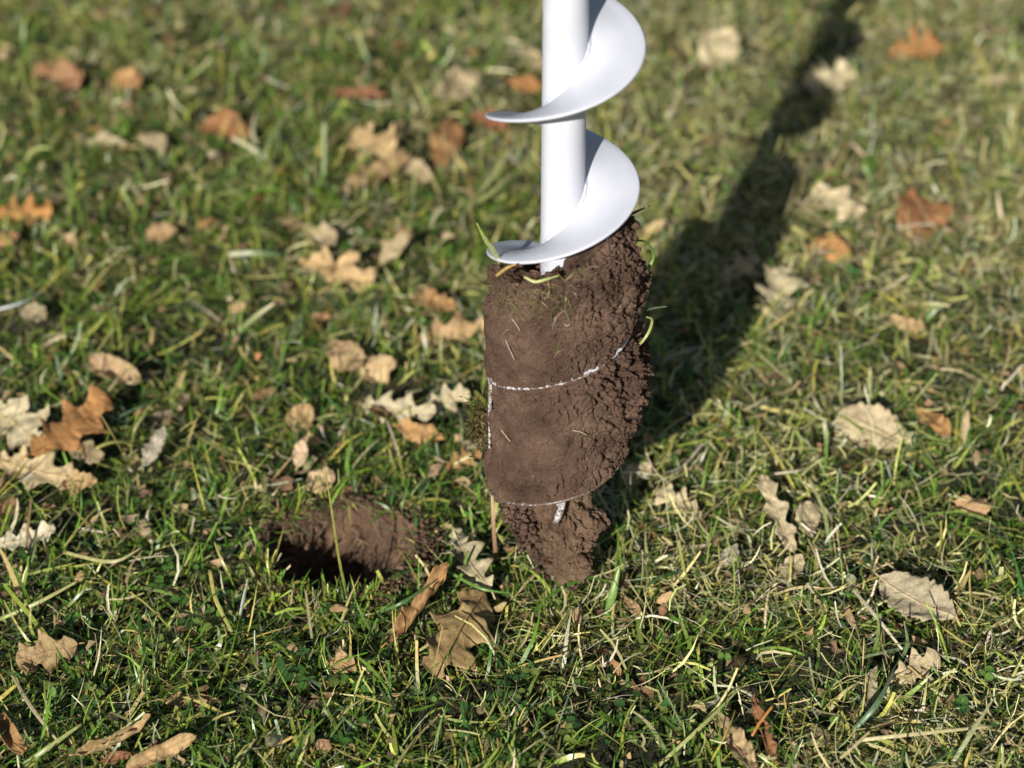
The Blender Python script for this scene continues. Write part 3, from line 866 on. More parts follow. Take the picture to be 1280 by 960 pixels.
# x0,y0 (stalk end) -> x1,y1 (tip) in the photograph, then shape, width, colour ...
LEAVES = [
 (48, 88, 104, 104, 'torn', .75, (0.30,0.16,0.085), dict(curl=.7), "pinkish brown curled leaf near the top left corner"),
 (146, 98, 176, 108, 'plain', .75, OTAN, dict(curl=.5), "small orange tan leaf right of the pinkish brown one"),
 (252, 158, 318, 172, 'torn', .55, (0.27,0.13,0.055), dict(curl=.6), "reddish brown leaf behind the forked pale stalk, upper left"),
 (408, 8, 432, 22, 'torn', .7, DARK, dict(curl=.6), "tiny dark brown leaf at the top edge, left of the auger"),
 (100, 172, 158, 178, 'plain', .30, PALE, dict(curl=.4), "narrow pale strip of leaf lying flat in the upper left grass"),
 (178, 168, 205, 190, 'torn', .5, BEIGE, dict(curl=.6), "small beige scrap beside the narrow pale strip, upper left"),
 (420, 120, 484, 118, 'plain', .42, RUST, dict(curl=.7), "dull red brown leaf above the two pronged tan leaf"),
 (440, 168, 494, 190, 'oak_wide', .85, LTAN, dict(curl=.4, tilt=45), "light tan leaf with two pointed prongs, above a broad brown leaf"),
 (425, 242, 512, 196, 'torn', .42, (0.28,0.19,0.10), dict(curl=.9), "broad brown leaf with a pale rolled edge, left of the upper flight"),
 (548, 208, 566, 148, 'torn', .55, (0.25,0.13,0.055), dict(curl=.6, z1=.03), "upright brown leaf left of the auger's bare tube"),
 (548, 130, 602, 90, 'plain', .42, BEIGE, dict(curl=.6), "long pale leaf pointing to the upper flight's left rim"),
 (636, 104, 684, 112, 'torn', .55, ORANGE, dict(curl=.5), "orange leaf half hidden behind the white tube"),
 (590, 148, 634, 160, 'torn', .6, (0.24,0.105,0.05), dict(curl=.6), "red brown leaf just left of the upper flight's rim"),
 (500, 205, 536, 222, 'torn', .5, BEIGE, dict(curl=.7), "crumpled beige scrap below the upright brown leaf"),
 (-6, 268, 66, 262, 'oak_wide', .85, (0.46,0.23,0.075), dict(curl=.25, tilt=40), "bright orange tan pointed oak leaf at the left edge"),
 (-8, 300, 26, 296, 'torn', .7, (0.36,0.20,0.10), dict(curl=.4), "tan leaf tucked under the bright orange one at the left edge"),
 (182, 300, 222, 288, 'torn', .8, (0.36,0.24,0.13), dict(curl=.6), "small tan leaf standing in the grass right of the bright orange leaf"),
 (374, 322, 466, 352, 'oak_wide', .62, (0.54,0.37,0.20), dict(curl=.35, tilt=42), "large light tan lobed leaf lying left of the middle flight"),
 (476, 330, 512, 292, 'torn', .55, BEIGE, dict(curl=.7, z1=.03), "pale leaf standing upright right of the large light tan lobed leaf"),
 (512, 368, 572, 384, 'torn', .55, OTAN, dict(curl=.7), "small orange tan curled leaf, left of the top of the soil"),
 (384, 288, 420, 308, 'plain', .5, BEIGE, dict(curl=.6), "faint beige leaf above the large light tan lobed leaf"),
 (522, 428, 606, 406, 'oak_wide', .62, (0.40,0.27,0.15), dict(curl=.35, tilt=45), "broad tan leaf touching the left side of the packed soil"),
 (416, 430, 446, 466, 'plain', .5, (0.42,0.29,0.17), dict(curl=.3, tilt=45), "small triangular tan leaf left of the shell shaped leaf"),
 (448, 454, 496, 460, 'plain', .78, (0.52,0.37,0.22), dict(curl=-.9, tilt=40), "shell shaped light tan leaf beside the small triangular one"),
 (448, 502, 546, 516, 'oak', .50, (0.45,0.39,0.28), dict(curl=.25, tilt=40), "flat greyish beige lobed leaf left of the upright painted edge"),
 (534, 512, 586, 490, 'oak_wide', .75, PALE, dict(curl=.3, tilt=48), "pale beige lobed leaf with its tip near the packed soil"),
 (498, 536, 556, 548, 'torn', .45, OTAN, dict(curl=.5), "torn orange tan scrap under the pale beige lobed leaf"),
 (556, 586, 600, 566, 'oak_wide', .7, (0.33,0.19,0.08), dict(curl=.4, tilt=45), "brown orange piece of leaf left of the lower soil"),
 (576, 556, 602, 562, 'plain', .7, PALE, dict(curl=-.6), "small rounded pale leaf against the moss clump"),
 (116, 452, 184, 482, 'plain', .42, (0.40,0.28,0.17), dict(curl=1.2, tilt=45), "curled tan leaf shaped like a boat, left of centre"),
 (40, 568, 132, 496, 'oak', .66, (0.38,0.19,0.07), dict(curl=.3, tilt=42, z0=.02, z1=.03), "orange brown oak leaf on top of the pale heap at the left edge"),
 (-14, 512, 46, 556, 'oak_wide', .75, PALE, dict(curl=.35, tilt=40), "upper pale beige leaf of the heap at the left edge"),
 (-10, 570, 90, 596, 'oak', .55, (0.46,0.36,0.22), dict(curl=.3, tilt=40), "lower pale beige leaf of the heap at the left edge"),
 (78, 606, 122, 600, 'torn', .75, TAN, dict(curl=.5, tilt=40), "tan leaf at the lower right corner of the pale heap"),
 (88, 560, 130, 574, 'torn', .6, (0.26,0.21,0.13), dict(curl=.4), "dull grey brown leaf just right of the orange brown oak leaf"),
 (178, 584, 206, 534, 'torn', .45, GREY, dict(curl=.5, z1=.03), "grey leaf standing between grass blades right of the pale heap"),
 (-6, 628, 24, 640, 'torn', .6, BROWN, dict(curl=.6), "small brown scrap at the left edge below the pale heap"),
 (-4, 680, 70, 660, 'oak', .55, (0.52,0.47,0.38), dict(curl=.7, tilt=38), "whitish curled leaf at the left edge, level with the hole"),
 (356, 540, 388, 510, 'plain', .7, (0.37,0.25,0.13), dict(curl=.4, tilt=45), "small tan triangular leaf above the hole, upper one of two"),
 (372, 584, 378, 550, 'plain', .6, (0.47,0.35,0.25), dict(curl=.6, z1=.03), "narrow pinkish leaf standing just above the hole"),
 (384, 612, 416, 588, 'plain', .8, (0.48,0.35,0.22), dict(curl=.3, tilt=45), "pale tan leaf at the far rim of the hole"),
 (316, 498, 346, 486, 'torn', .6, BROWN, dict(curl=.6), "small brown leaf crossed by a dry stem, above the hole"),
 (486, 806, 560, 712, 'plain', .30, (0.33,0.19,0.085), dict(curl=1.3, tilt=35, z0=.012, z1=.028, roll=-15), "folded brown leaf standing on edge at the hole's right rim"),
 (606, 738, 536, 838, 'oak', .70, (0.29,0.20,0.095), dict(curl=.25, tilt=30, z0=.022, z1=.018, ripple=0.9), "brown lobed oak leaf right of the folded one, below the pale leaf"),
 (612, 734, 566, 656, 'oak', .52, (0.46,0.40,0.27), dict(curl=.3, tilt=35, z0=.022, z1=.024), "pale beige oak leaf between the hole and the soil lump"),
 (98, 806, 20, 826, 'oak_wide', .80, (0.30,0.21,0.11), dict(curl=.3, tilt=38, z0=.02, ripple=1.3), "ragged brown oak leaf in the lower left grass"),
 (100, 950, 192, 902, 'plain', .26, (0.38,0.27,0.14), dict(curl=1.5, tilt=25, z0=.012, z1=.022, bend=1.0), "arched rolled tan leaf in the bottom left corner"),
 (158, 964, 246, 920, 'plain', .34, (0.40,0.275,0.15), dict(curl=1.2, tilt=35, z0=.012, z1=.024), "second rolled tan leaf at the bottom edge, right of the arched one"),
 (-12, 890, 34, 944, 'plain', .38, (0.34,0.19,0.08), dict(curl=1.0, tilt=30), "orange brown curled leaf in the very bottom left corner"),
 (128, 952, 164, 942, 'torn', .5, (0.22,0.10,0.055), dict(curl=.6, z0=.01, z1=.012), "small red brown leaf between the two rolled tan leaves"),
 (204, 876, 272, 872, 'torn', .38, (0.28,0.19,0.10), dict(curl=.5, z0=.008, z1=.010), "flat brown leaf half buried above the rolled tan leaves"),
 (408, 826, 446, 836, 'torn', .7, TAN, dict(curl=.6), "small tan scrap in the grass below the hole"),
 (1078, 88, 1008, 102, 'oak', .75, (0.54,0.46,0.32), dict(curl=.3, tilt=48), "cream oak leaf at the right rim of the shadow, top right"),
 (1112, 72, 1174, 54, 'oak_wide', .72, (0.36,0.17,0.065), dict(curl=.4, tilt=42), "bright orange leaf near the top right corner"),
 (886, 88, 910, 42, 'plain', .6, (0.50,0.42,0.29), dict(curl=.4, z1=.03), "cream leaf standing left of the shadow, top right"),
 (1020, 236, 1082, 272, 'oak', .55, (0.54,0.45,0.31), dict(curl=.3, tilt=48), "cream lobed leaf right of the shadow, left of the rust coloured leaf"),
 (1138, 298, 1152, 240, 'torn', .70, (0.29,0.135,0.06), dict(curl=.3, tilt=45), "rust coloured leaf in the grass at right, farther back than the cream lobed one"),
 (1006, 304, 1064, 322, 'plain', .48, (0.46,0.23,0.09), dict(curl=.5, tilt=42), "orange tan leaf below the cream lobed leaf at right"),
 (962, 402, 976, 334, 'oak', .62, (0.50,0.43,0.30), dict(curl=.3, tilt=48), "pale leaf at the right rim of the shadow, halfway up"),
 (898, 352, 944, 322, 'oak_wide', .7, (0.36,0.30,0.21), dict(curl=.3, tilt=45), "leaf lying inside the auger's shadow"),
 (1034, 528, 1138, 548, 'toothed', .58, (0.45,0.37,0.25), dict(curl=.3, tilt=46), "large beige toothed leaf right of the packed soil"),
 (1146, 512, 1186, 546, 'plain', .42, (0.38,0.21,0.085), dict(curl=.9, tilt=42), "curled orange tan leaf right of the large beige toothed leaf"),
 (1204, 548, 1208, 512, 'plain', .35, BEIGE, dict(curl=.8, z1=.03), "small narrow beige leaf standing near the right edge"),
 (992, 692, 952, 594, 'oak', .36, (0.46,0.38,0.26), dict(curl=.8, tilt=42, z0=.012, z1=.034), "tall curled beige leaf right of the lower soil"),
 (1004, 668, 1018, 630, 'plain', .65, (0.42,0.35,0.24), dict(curl=.4, tilt=45), "rounded beige leaf in the shade of the tall curled one"),
 (972, 722, 1002, 694, 'torn', .7, (0.42,0.35,0.23), dict(curl=.3, tilt=40), "broken beige leaf under the foot of the tall curled one"),
 (1194, 628, 1240, 636, 'plain', .65, (0.42,0.27,0.15), dict(curl=-.6, tilt=40), "rounded tan leaf near the right edge"),
 (1100, 724, 1194, 772, 'toothed', .62, (0.40,0.34,0.25), dict(curl=.35, tilt=38, z0=.018, z1=.02, roll=0), "grey beige toothed leaf barred with blade shadows, lower right"),
 (1118, 850, 1172, 818, 'oak_wide', .85, (0.40,0.32,0.21), dict(curl=.3, tilt=38), "pitted beige leaf below the grey beige toothed one"),
 (1084, 888, 1094, 836, 'torn', .42, (0.30,0.26,0.18), dict(curl=.4, z0=.008), "faded narrow leaf left of the pitted beige leaf"),
 (944, 968, 894, 892, 'plain', .34, (0.34,0.24,0.14), dict(curl=.7, tilt=30, z0=.014, z1=.022), "long leathery tan brown leaf at the bottom edge, right half"),
 (966, 950, 942, 868, 'torn', .26, (0.24,0.115,0.055), dict(curl=1.3, tilt=30, z0=.012, z1=.026), "dark red brown rolled leaf beside the long leathery one"),
 (1008, 914, 1040, 934, 'torn', .55, (0.22,0.17,0.10), dict(curl=.5, z0=.008), "small brown leaf in dark grass near the bottom edge, right"),
 (876, 648, 816, 612, 'oak', .58, (0.45,0.38,0.25), dict(curl=.3, tilt=44), "pale oak leaf at the rim of the shadow beside the soil lump"),
 (780, 604, 812, 580, 'plain', .75, (0.44,0.37,0.25), dict(curl=.3, tilt=44), "pale leaf in the shadow behind the packed soil"),
 (902, 708, 920, 682, 'plain', .55, GREY, dict(curl=.3, tilt=40), "small grey pointed leaf right of the soil lump"),
 (778, 746, 804, 776, 'plain', .35, (0.34,0.235,0.13), dict(curl=.7, z1=.008), "short tan strip of leaf below the soil lump"),
 (806, 292, 832, 278, 'plain', .75, (0.47,0.34,0.20), dict(curl=.4), "tan leaf just right of the top of the soil"),
 (1232, 106, 1262, 96, 'torn', .5, BEIGE, dict(curl=.5), "faint beige scrap near the right edge, below the top corner"),
 (680, 84, 655, 60, 'torn', .5, BEIGE, dict(curl=.5), "beige scrap left of the tube, above the upper flight"),
 (1116, 400, 1158, 412, 'torn', .45, LTAN, dict(curl=.6), "small pale tan leaf above the large beige toothed leaf"),
 (26, 388, 60, 402, 'torn', .6, (0.30,0.25,0.17), dict(curl=.5), "dull brown leaf under the silvery blade at the left edge"),
]
for i, (a, b, c, d, kind, w, col, kw, lab) in enumerate(LEAVES):
    nm = "oak_leaf" if kind.startswith('oak') else ("toothed_leaf" if kind == 'toothed' else "dead_leaf")
    make_leaf(nm, lab, "leaf", G, a, b, c, d, kind, w, col, seed=i, **kw)

# ------------------------------------------------------------------ single grass blades and stalks one can point at
def ribbon(name, pts, widths, col0, col1, mat, label, cat, group=None, fold=0.25, side=None):
    P_ = catmull(pts, 7)
    n = len(P_)
    wd = np.interp(np.linspace(0, 1, n), np.linspace(0, 1, len(widths)), widths)
    vs = []
    for k, p in enumerate(P_):
        t = (P_[min(n - 1, k + 1)] - P_[max(0, k - 1)]).normalized()
        view = (CAM - p).normalized() if side is None else Vector(side)
        s = t.cross(view).normalized()
        nrm = s.cross(t).normalized()
        vs += [p - s * wd[k] / 2 + nrm * wd[k] * fold, p, p + s * wd[k] / 2 + nrm * wd[k] * fold]
    v = np.array([tuple(q) for q in vs])
    origin = P_[0].copy()
    v = v - np.array(tuple(origin))
    u = np.repeat(np.linspace(0, 1, n), 3)[:, None]
    cols = np.array(col0)[None] * (1 - u) + np.array(col1)[None] * u
    o = make_mesh(name, v, grid_faces(n, 3), mat, cols=cols)
    o.location = origin
    so = o.modifiers.new("thickness", 'SOLIDIFY'); so.thickness = 0.0003; so.offset = 0
    tag(o, label, cat, group, "thing")
    return o

GREEN = (0.09, 0.19, 0.03); DGREEN = (0.04, 0.10, 0.02); YGREEN = (0.22, 0.27, 0.05); STRAW = (0.48, 0.38, 0.18); PSTRAW = (0.58, 0.50, 0.30)
GB = "single grass blades that stand out of the lawn"
def gblade(pix, zs, w, c0, c1, label, name="long_grass", mat=None, fold=0.2):
    pts = [at(px, py, z) for (px, py), z in zip(pix, zs)]
    w = [0.72 * q for q in w]
    return ribbon(name, pts, w, c0, c1, mat or M_GRASS, label, "grass blade", GB, fold)

hz = float(HOLE.y)
ribbon("grass_stalk", [on_y(433, 742, hz - .062), on_y(424, 700, hz - .060), on_y(415, 640, hz - .056), on_y(406, 583, hz - .050)], [.0020, .0019, .0016, .0006], (0.20, 0.22, 0.05), (0.32, 0.30, 0.08), M_GRASS,
       "tall yellow green stalk standing in front of the hole", "grass stalk", GB)
ribbon("grass_stalk", [at(620, 700, .002), on_y(617, 655, .0), on_y(615, 612, .004)], [.0030, .0028, .0018], (0.42, 0.24, 0.15), (0.50, 0.33, 0.22), M_STRAW,
       "pinkish dry stalk standing left of the soil lump", "grass stalk", GB)
gblade([(758, 770), (766, 742), (775, 706)], [.004, .016, .034], [.006, .0085, .0015], (0.12, 0.24, 0.04), (0.24, 0.34, 0.08), "broad bright green blade right of the soil lump")
gblade([(-6, 388), (28, 378), (58, 362)], [.03, .034, .028], [.0030, .0030, .001], (0.52, 0.55, 0.57), (0.45, 0.5, 0.45), "shiny silvery blade at the left edge")
gblade([(286, 318), (318, 316), (352, 318)], [.025, .028, .02], [.007, .007, .003], (0.50, 0.48, 0.32), (0.10, 0.22, 0.08), "thick pale blade left of the large light tan leaf")
gblade([(298, 414), (322, 394), (344, 378)], [.016, .026, .036], [.0065, .0065, .002], (0.16, 0.26, 0.06), (0.62, 0.50, 0.34), "pale tipped blade left of the triangular tan leaf")
gblade([(328, 208), (318, 188), (290, 172)], [.012, .03, .040], [.005, .0055, .005], (0.25, 0.28, 0.10), (0.58, 0.52, 0.34), "left prong of the forked pale stalk, upper left", "grass_stalk")
gblade([(330, 206), (336, 180), (366, 130)], [.012, .03, .05], [.006, .006, .002], (0.22, 0.28, 0.10), (0.34, 0.34, 0.14), "right prong of the forked stalk, upper left", "grass_stalk")
gblade([(324, 190), (316, 165), (320, 140)], [.02, .035, .045], [.005, .005, .003], (0.45, 0.42, 0.26), (0.55, 0.50, 0.33), "middle prong of the forked stalk, upper left", "grass_stalk")
gblade([(404, 232), (405, 195), (405, 152)], [.006, .03, .055], [.006, .0062, .005], (0.18, 0.30, 0.09), (0.50, 0.50, 0.30), "upright pale green stalk left of the two pronged leaf", "grass_stalk")
gblade([(584, 262), (612, 225), (642, 180)], [.012, .025, .04], [.005, .006, .003], (0.28, 0.33, 0.10), (0.52, 0.45, 0.26), "pale blade slanting towards the white tube", )
gblade([(590, 256), (615, 240), (640, 216)], [.014, .022, .028], [.005, .006, .003], (0.22, 0.30, 0.08), (0.46, 0.42, 0.2), "lower green blade slanting towards the white tube")
gblade([(822, 958), (880, 905), (930, 855)], [.010, .028, .034], [.0032, .0034, .0012], (0.42, 0.42, 0.16), (0.30, 0.34, 0.12), "long pale blade slanting left of the leathery leaf")
gblade([(1068, 912), (1096, 880), (1120, 835)], [.012, .028, .034], [.0045, .0052, .0015], (0.10, 0.19, 0.08), (0.12, 0.17, 0.10), "dark grey green blade left of the pitted leaf")
gblade([(940, 920), (950, 903), (966, 882)], [.022, .026, .030], [.0022, .0026, .002], (0.55, 0.24, 0.06), (0.58, 0.28, 0.08), "short orange stem lying across the rolled leaf")
gblade([(1064, 734), (1096, 772), (1128, 812)], [.020, .026, .020], [.003, .0036, .002], (0.58, 0.52, 0.34), (0.66, 0.60, 0.44), "long straw blade slanting past the grey beige leaf")
gblade([(1076, 925), (1140, 918), (1240, 908)], [.018, .022, .018], [.0034, .0034, .002], (0.56, 0.48, 0.28), (0.50, 0.44, 0.22), "straight straw stem lying level, bottom right")
gblade([(556, 712), (600, 735), (640, 742)], [.02, .020, .015], [.0028, .0034, .001], (0.14, 0.26, 0.05), (0.10, 0.2, 0.04), "green blade crossing the pale oak leaf beside the hole")
gblade([(475, 765), (505, 752), (545, 725)], [.016, .026, .030], [.003, .0036, .001], (0.09, 0.17, 0.05), (0.06, 0.13, 0.04), "dark blade bent over the hole's right rim")
gblade([(1190, 955), (1215, 915), (1244, 870)], [.01, .026, .034], [.004, .0042, .001], (0.24, 0.30, 0.12), (0.5, 0.46, 0.28), "pale green blade in the bottom right corner")
gblade([(262, 712), (270, 750), (290, 790)], [.03, .022, .010], [.0032, .0042, .003], (0.58, 0.48, 0.16), (0.30, 0.32, 0.08), "yellow bent blade left of the hole")
gblade([(300, 770), (304, 750), (310, 722)], [.01, .02, .035], [.003, .0034, .001], (0.16, 0.20, 0.14), (0.26, 0.27, 0.22), "grey upright blade at the left of the hole")
gblade([(0, 774), (50, 752), (98, 726)], [.012, .024, .03], [.0036, .004, .002], (0.30, 0.34, 0.10), (0.45, 0.42, 0.18), "long yellow green blade at the left edge below the whitish leaf")
gblade([(78, 690), (140, 702), (178, 684)], [.016, .022, .026], [.0034, .0036, .001], (0.40, 0.38, 0.16), (0.46, 0.40, 0.2), "bent straw blade right of the whitish curled leaf")
gblade([(12, 838), (40, 885), (75, 930)], [.02, .022, .012], [.003, .0036, .002], (0.40, 0.34, 0.18), (0.44, 0.38, 0.24), "dry blade crossing the lower left corner")
gblade([(30, 956), (60, 935), (102, 905)], [.012, .022, .03], [.0046, .005, .002], (0.24, 0.30, 0.08), (0.34, 0.36, 0.12), "green blade crossing the dry one in the lower left corner")
gblade([(1010, 596), (1030, 640), (1038, 690)], [.032, .024, .010], [.003, .004, .004], (0.42, 0.40, 0.2), (0.18, 0.28, 0.08), "pale green blade right of the rounded beige leaf")
gblade([(1032, 570), (1034, 552), (1030, 526)], [.01, .02, .034], [.005, .006, .004], (0.16, 0.27, 0.06), (0.46, 0.42, 0.24), "green blade standing at the stalk of the large toothed leaf")

gblade([(1092, 816), (1098, 790), (1096, 758)], [.006, .026, .046], [.003, .0034, .001], (0.12, 0.20, 0.05), (0.24, 0.27, 0.10), "upright green blade casting its shadow on the grey beige toothed leaf")
gblade([(1122, 832), (1134, 806), (1130, 776)], [.006, .024, .042], [.003, .0036, .001], (0.10, 0.17, 0.06), (0.16, 0.22, 0.10), "green blade between the grey beige toothed leaf and the pitted one")
# strands and turf caught in the soil
GS = "strands of turf caught in the packed soil"
def strand(pix, ydepth, w, c0, c1, label, name="root_strand", cat="strand"):
    pts = [on_y(px, py, yd) for (px, py), yd in zip(pix, ydepth)]
    return ribbon(name, pts, w, c0, c1, M_GRASS, label, cat, GS, 0.15)
strand([(626, 330), (616, 312), (606, 298), (596, 279)], [-.022, -.03, -.036, -.04], [.0030, .0034, .0026, .0006], (0.42, 0.46, 0.24), (0.38, 0.45, 0.10), "yellow green blade poking up past the lower flight's left rim", "long_grass", "grass blade")
strand([(793, 300), (808, 303), (817, 318), (812, 333), (803, 340)], [.0, .004, .006, .004, .0], [.0012, .0014, .0016, .0024, .001], (0.06, 0.11, 0.03), (0.20, 0.33, 0.08), "looped green strand hanging at the soil's upper right")
strand([(808, 396), (815, 400), (811, 415), (800, 430), (788, 438)], [-.006, -.004, -.004, -.008, -.018], [.0010, .0016, .0020, .0018, .001], (0.30, 0.34, 0.10), (0.42, 0.40, 0.18), "yellow green strand arching off the soil's right side")
strand([(806, 388), (818, 385), (834, 383)], [.0, .002, .004], [.0016, .0014, .0006], (0.05, 0.06, 0.03), (0.16, 0.2, 0.12), "short thin rootlet sticking out of the soil's right side")
strand([(776, 272), (792, 266), (812, 257)], [.006, .006, .006], [.0022, .0020, .0006], (0.03, 0.035, 0.02), (0.05, 0.06, 0.03), "dark twig jutting out above the soil's top right")
strand([(790, 445), (800, 452), (806, 470)], [-.012, -.010, -.008], [.0020, .0020, .0006], (0.18, 0.30, 0.08), (0.22, 0.33, 0.10), "short green blade drooping from the soil's right side", "long_grass", "grass blade")
strand([(655, 346), (668, 352), (680, 350), (700, 344)], [-.052, -.0545, -.0545, -.053], [.0014, .0022, .0020, .0008], (0.40, 0.36, 0.14), (0.30, 0.36, 0.10), "yellow blade pressed on the soil under the lower flight", "long_grass", "grass blade")
strand([(620, 345), (632, 336), (645, 330)], [-.044, -.046, -.048], [.0016, .0020, .0010], (0.42, 0.30, 0.08), (0.46, 0.30, 0.10), "orange blade on top of the soil at left", "long_grass", "grass blade")
for k, pix in enumerate([[(640, 398), (646, 404), (650, 410)], [(632, 428), (636, 436), (643, 448)], [(705, 393), (708, 396), (712, 394)], [(626, 545), (632, 549), (638, 553)], [(716, 527), (726, 530), (734, 536)]]):
    rt_ = 0.0535
    pts = []
    for px, py in pix:
        q = on_y(px, py, -0.045)
        pts.append(Vector((q.x, -math.sqrt(max(rt_ ** 2 - q.x ** 2, 1e-5)), q.z - 0.002)))
    v, f = tube_arrays(catmull(pts, 4), 0.00042, 5)
    cc = np.tile(np.array([[0.45, 0.36, 0.26]]), (len(v), 1))
    make_mesh("rootlet", v, f, M_STRAW, parent=soil, cols=cc)

# ------------------------------------------------------------------ grass as a mass
def in_frame_pts(n, ymin=-0.42, ymax=1.72, margin=0.27, near_bias=1.35):
    """random ground points in a wedge a little wider than the view"""
    out = np.zeros((0, 2))
    while len(out) < n:
        m = n * 2
        y = ymin + (ymax - ymin) * RNG.random(m) ** near_bias
        half = 0.29 * (y + 1.054) + 0.09 + margin
        x = CAM.x + (RNG.random(m) * 2 - 1) * half
        # thin out by relative width so that density stays even across a row
        ok = RNG.random(m) < half / (0.29 * (ymax + 1.054) + 0.09 + margin)
        out = np.vstack([out, np.stack([x[ok], y[ok]], -1)])
    return out[:n]

def leaf_cover(p):
    c = np.zeros(len(p), bool)
    for mx_, my_, ax_, ay_, la, wa in LEAF_FOOT:
        nrm = math.hypot(ax_, ay_) + 1e-9
        dx = p[:, 0] - mx_; dy = p[:, 1] - my_ 
        a_ = (dx * ax_ + dy * ay_) / nrm; b_ = (-dx * ay_ + dy * ax_) / nrm
        c |= (a_ / (la * 1.0)) ** 2 + (b_ / max(wa, 0.008)) ** 2 < 1
    return c

def blade_mass(name, p2d, length, width, azim, lean, bend, colb, colt, mat, nseg=4, zoff=0.0, blunt=0.3, drift=0.5, sides=2):
    n = len(p2d)
    s = np.linspace(0, 1, nseg + 1)
    z0 = ground_z(p2d[:, 0], p2d[:, 1]) + zoff
    pos = np.zeros((n, nseg + 1, 3))
    pos[:, 0, 0] = p2d[:, 0]; pos[:, 0, 1] = p2d[:, 1]; pos[:, 0, 2] = z0
    az = azim.copy()
    tw = RNG.normal(0, 0.5, n)
    sidev = np.zeros((n, nseg + 1, 3))
    dr = RNG.normal(0, drift, n)
    for k in range(nseg + 1):
        a = lean + bend * s[k]
        azk = azim + dr * s[k]
        d = np.stack([np.sin(a) * np.cos(azk), np.sin(a) * np.sin(azk), np.cos(a)], -1)
        if k < nseg:
            pos[:, k + 1] = pos[:, k] + d * (length / nseg)[:, None]
        h = np.stack([-np.sin(azk), np.cos(azk), np.zeros(n)], -1)
        nn = np.cross(d, h)
        t = tw * (0.3 + s[k])
        sidev[:, k] = h * np.cos(t)[:, None] + nn * np.sin(t)[:, None]
    floor = z0[:, None] + 0.0015
    pos[:, :, 2] = np.maximum(pos[:, :, 2], floor + 0.0005 * RNG.random((n, nseg + 1)))
    taper = np.where(RNG.random(n)[:, None] < blunt, 1 - 0.25 * s[None] ** 2, np.clip(1 - s[None] ** 2.2, 0.03, 1)) * (0.7 + 0.3 * np.minimum(s[None] * 5, 1))
    hw = 0.5 * width[:, None] * taper
    L_ = pos - sidev * hw[..., None]; R_ = pos + sidev * hw[..., None]
    v = np.stack([L_, R_], 2).reshape(-1, 3)
    c = colb[:, None, :] * (1 - s[None, :, None]) + colt[:, None, :] * s[None, :, None]
    c = np.repeat(c[:, :, None, :], 2, axis=2).reshape(-1, 3)
    base = (np.arange(n) * (nseg + 1) * 2)[:, None]
    k = np.arange(nseg)[None]
    f = np.stack([base + 2 * k, base + 2 * k + 1, base + 2 * k + 3, base + 2 * k + 2], -1).reshape(-1, 4)
    return make_mesh(name, v, f, mat, cols=c)

def pick(cols, n, w=None, jitter=0.25):
    cols = np.array(cols)
    i = RNG.choice(len(cols), n, p=w)
    return cols[i] * (1 + jitter * RNG.normal(size=(n, 1))).clip(0.4, 1.8) * (1 + 0.06 * RNG.normal(size=(n, 3)))

def keep_off(p, hole_r=0.0575):
    d = np.hypot(p[:, 0] - HOLE.x, p[:, 1] - HOLE.y)
    return d > hole_r

def patch(p, f, seed):
    q = np.stack([p[:, 0] * f, p[:, 1] * f, np.zeros(len(p))], -1)
    return fbm(q, 3, seed)

def gaps(p):
    """0..1: where the sward is thick; the rest are darker hollows"""
    return np.clip(0.68 + 1.4 * patch(p, 24, 950) + 0.9 * patch(p, 65, 960), 0.16, 1)

def dryness(p):
    """straw share: more on the right and far away, patchy"""
    return 0.47 + 1.0 * patch(p, 9, 900) + 0.60 * np.tanh((p[:, 0] - 0.03) * 4.0) + 0.30 * np.tanh((p[:, 1] - 0.40) * 2.5)

def trim(p, length):
    """grass stays short under a leaf and on the near rim of the hole"""
    length = np.where(leaf_cover(p) & (RNG.random(len(p)) < 0.78), length * 0.42, length)
    dx = p[:, 0] - HOLE.x; dy = p[:, 1] - HOLE.y
    near = np.exp(-((np.hypot(dx, dy) - HOLE_R) / 0.020) ** 2) * smooth01(0.01, -0.03, dy)
    fr_ = np.exp(-((np.hypot(dx, dy) - HOLE_R) / 0.022) ** 2) * smooth01(-0.005, 0.02, dx) * smooth01(0.03, 0.0, dy)
    return length * (1 - 0.30 * near) * (1 - 0.45 * fr_)

# green blades in tufts
n = 158000
cent = in_frame_pts(15000)
ci = RNG.integers(0, len(cent), n)
p = cent[ci] + RNG.normal(0, 0.008, (n, 2))
keep = keep_off(p) & (RNG.random(n) > 0.55 * np.clip(dryness(p), 0, 1)) & (RNG.random(n) < 0.25 + 0.75 * gaps(p))
p = p[keep]; ci = ci[keep]; n = len(p)
tuft_az = RNG.random(len(cent)) * 2 * np.pi
tuft_h = 0.65 + 0.7 * RNG.random(len(cent))
length = (0.013 + 0.031 * RNG.random(n) ** 1.5) * tuft_h[ci]
length = np.where(RNG.random(n) < 0.05, length * 1.6, length)
length = trim(p, length)
width = 0.0009 + 0.0024 * RNG.random(n) ** 1.9
az = tuft_az[ci] + RNG.normal(0, 1.1, n)
lean = np.clip(np.abs(RNG.normal(1.12, 0.40, n)), 0, 1.6)
bend = RNG.normal(0.38, 0.65, n)
colt = pick([(0.085, 0.20, 0.022), (0.14, 0.26, 0.032), (0.23, 0.33, 0.048), (0.04, 0.12, 0.026), (0.36, 0.37, 0.075), (0.15, 0.23, 0.12)], n, [.26, .25, .18, .12, .12, .07], 0.3)
colb = colt * np.array([1.1, 0.95, 0.9]) + np.where(RNG.random((n, 1)) < 0.3, np.array([[0.14, 0.11, 0.05]]), 0)
colt = np.where(RNG.random((n, 1)) < 0.16, pick([(0.52, 0.42, 0.16), (0.44, 0.33, 0.14)], n), colt)
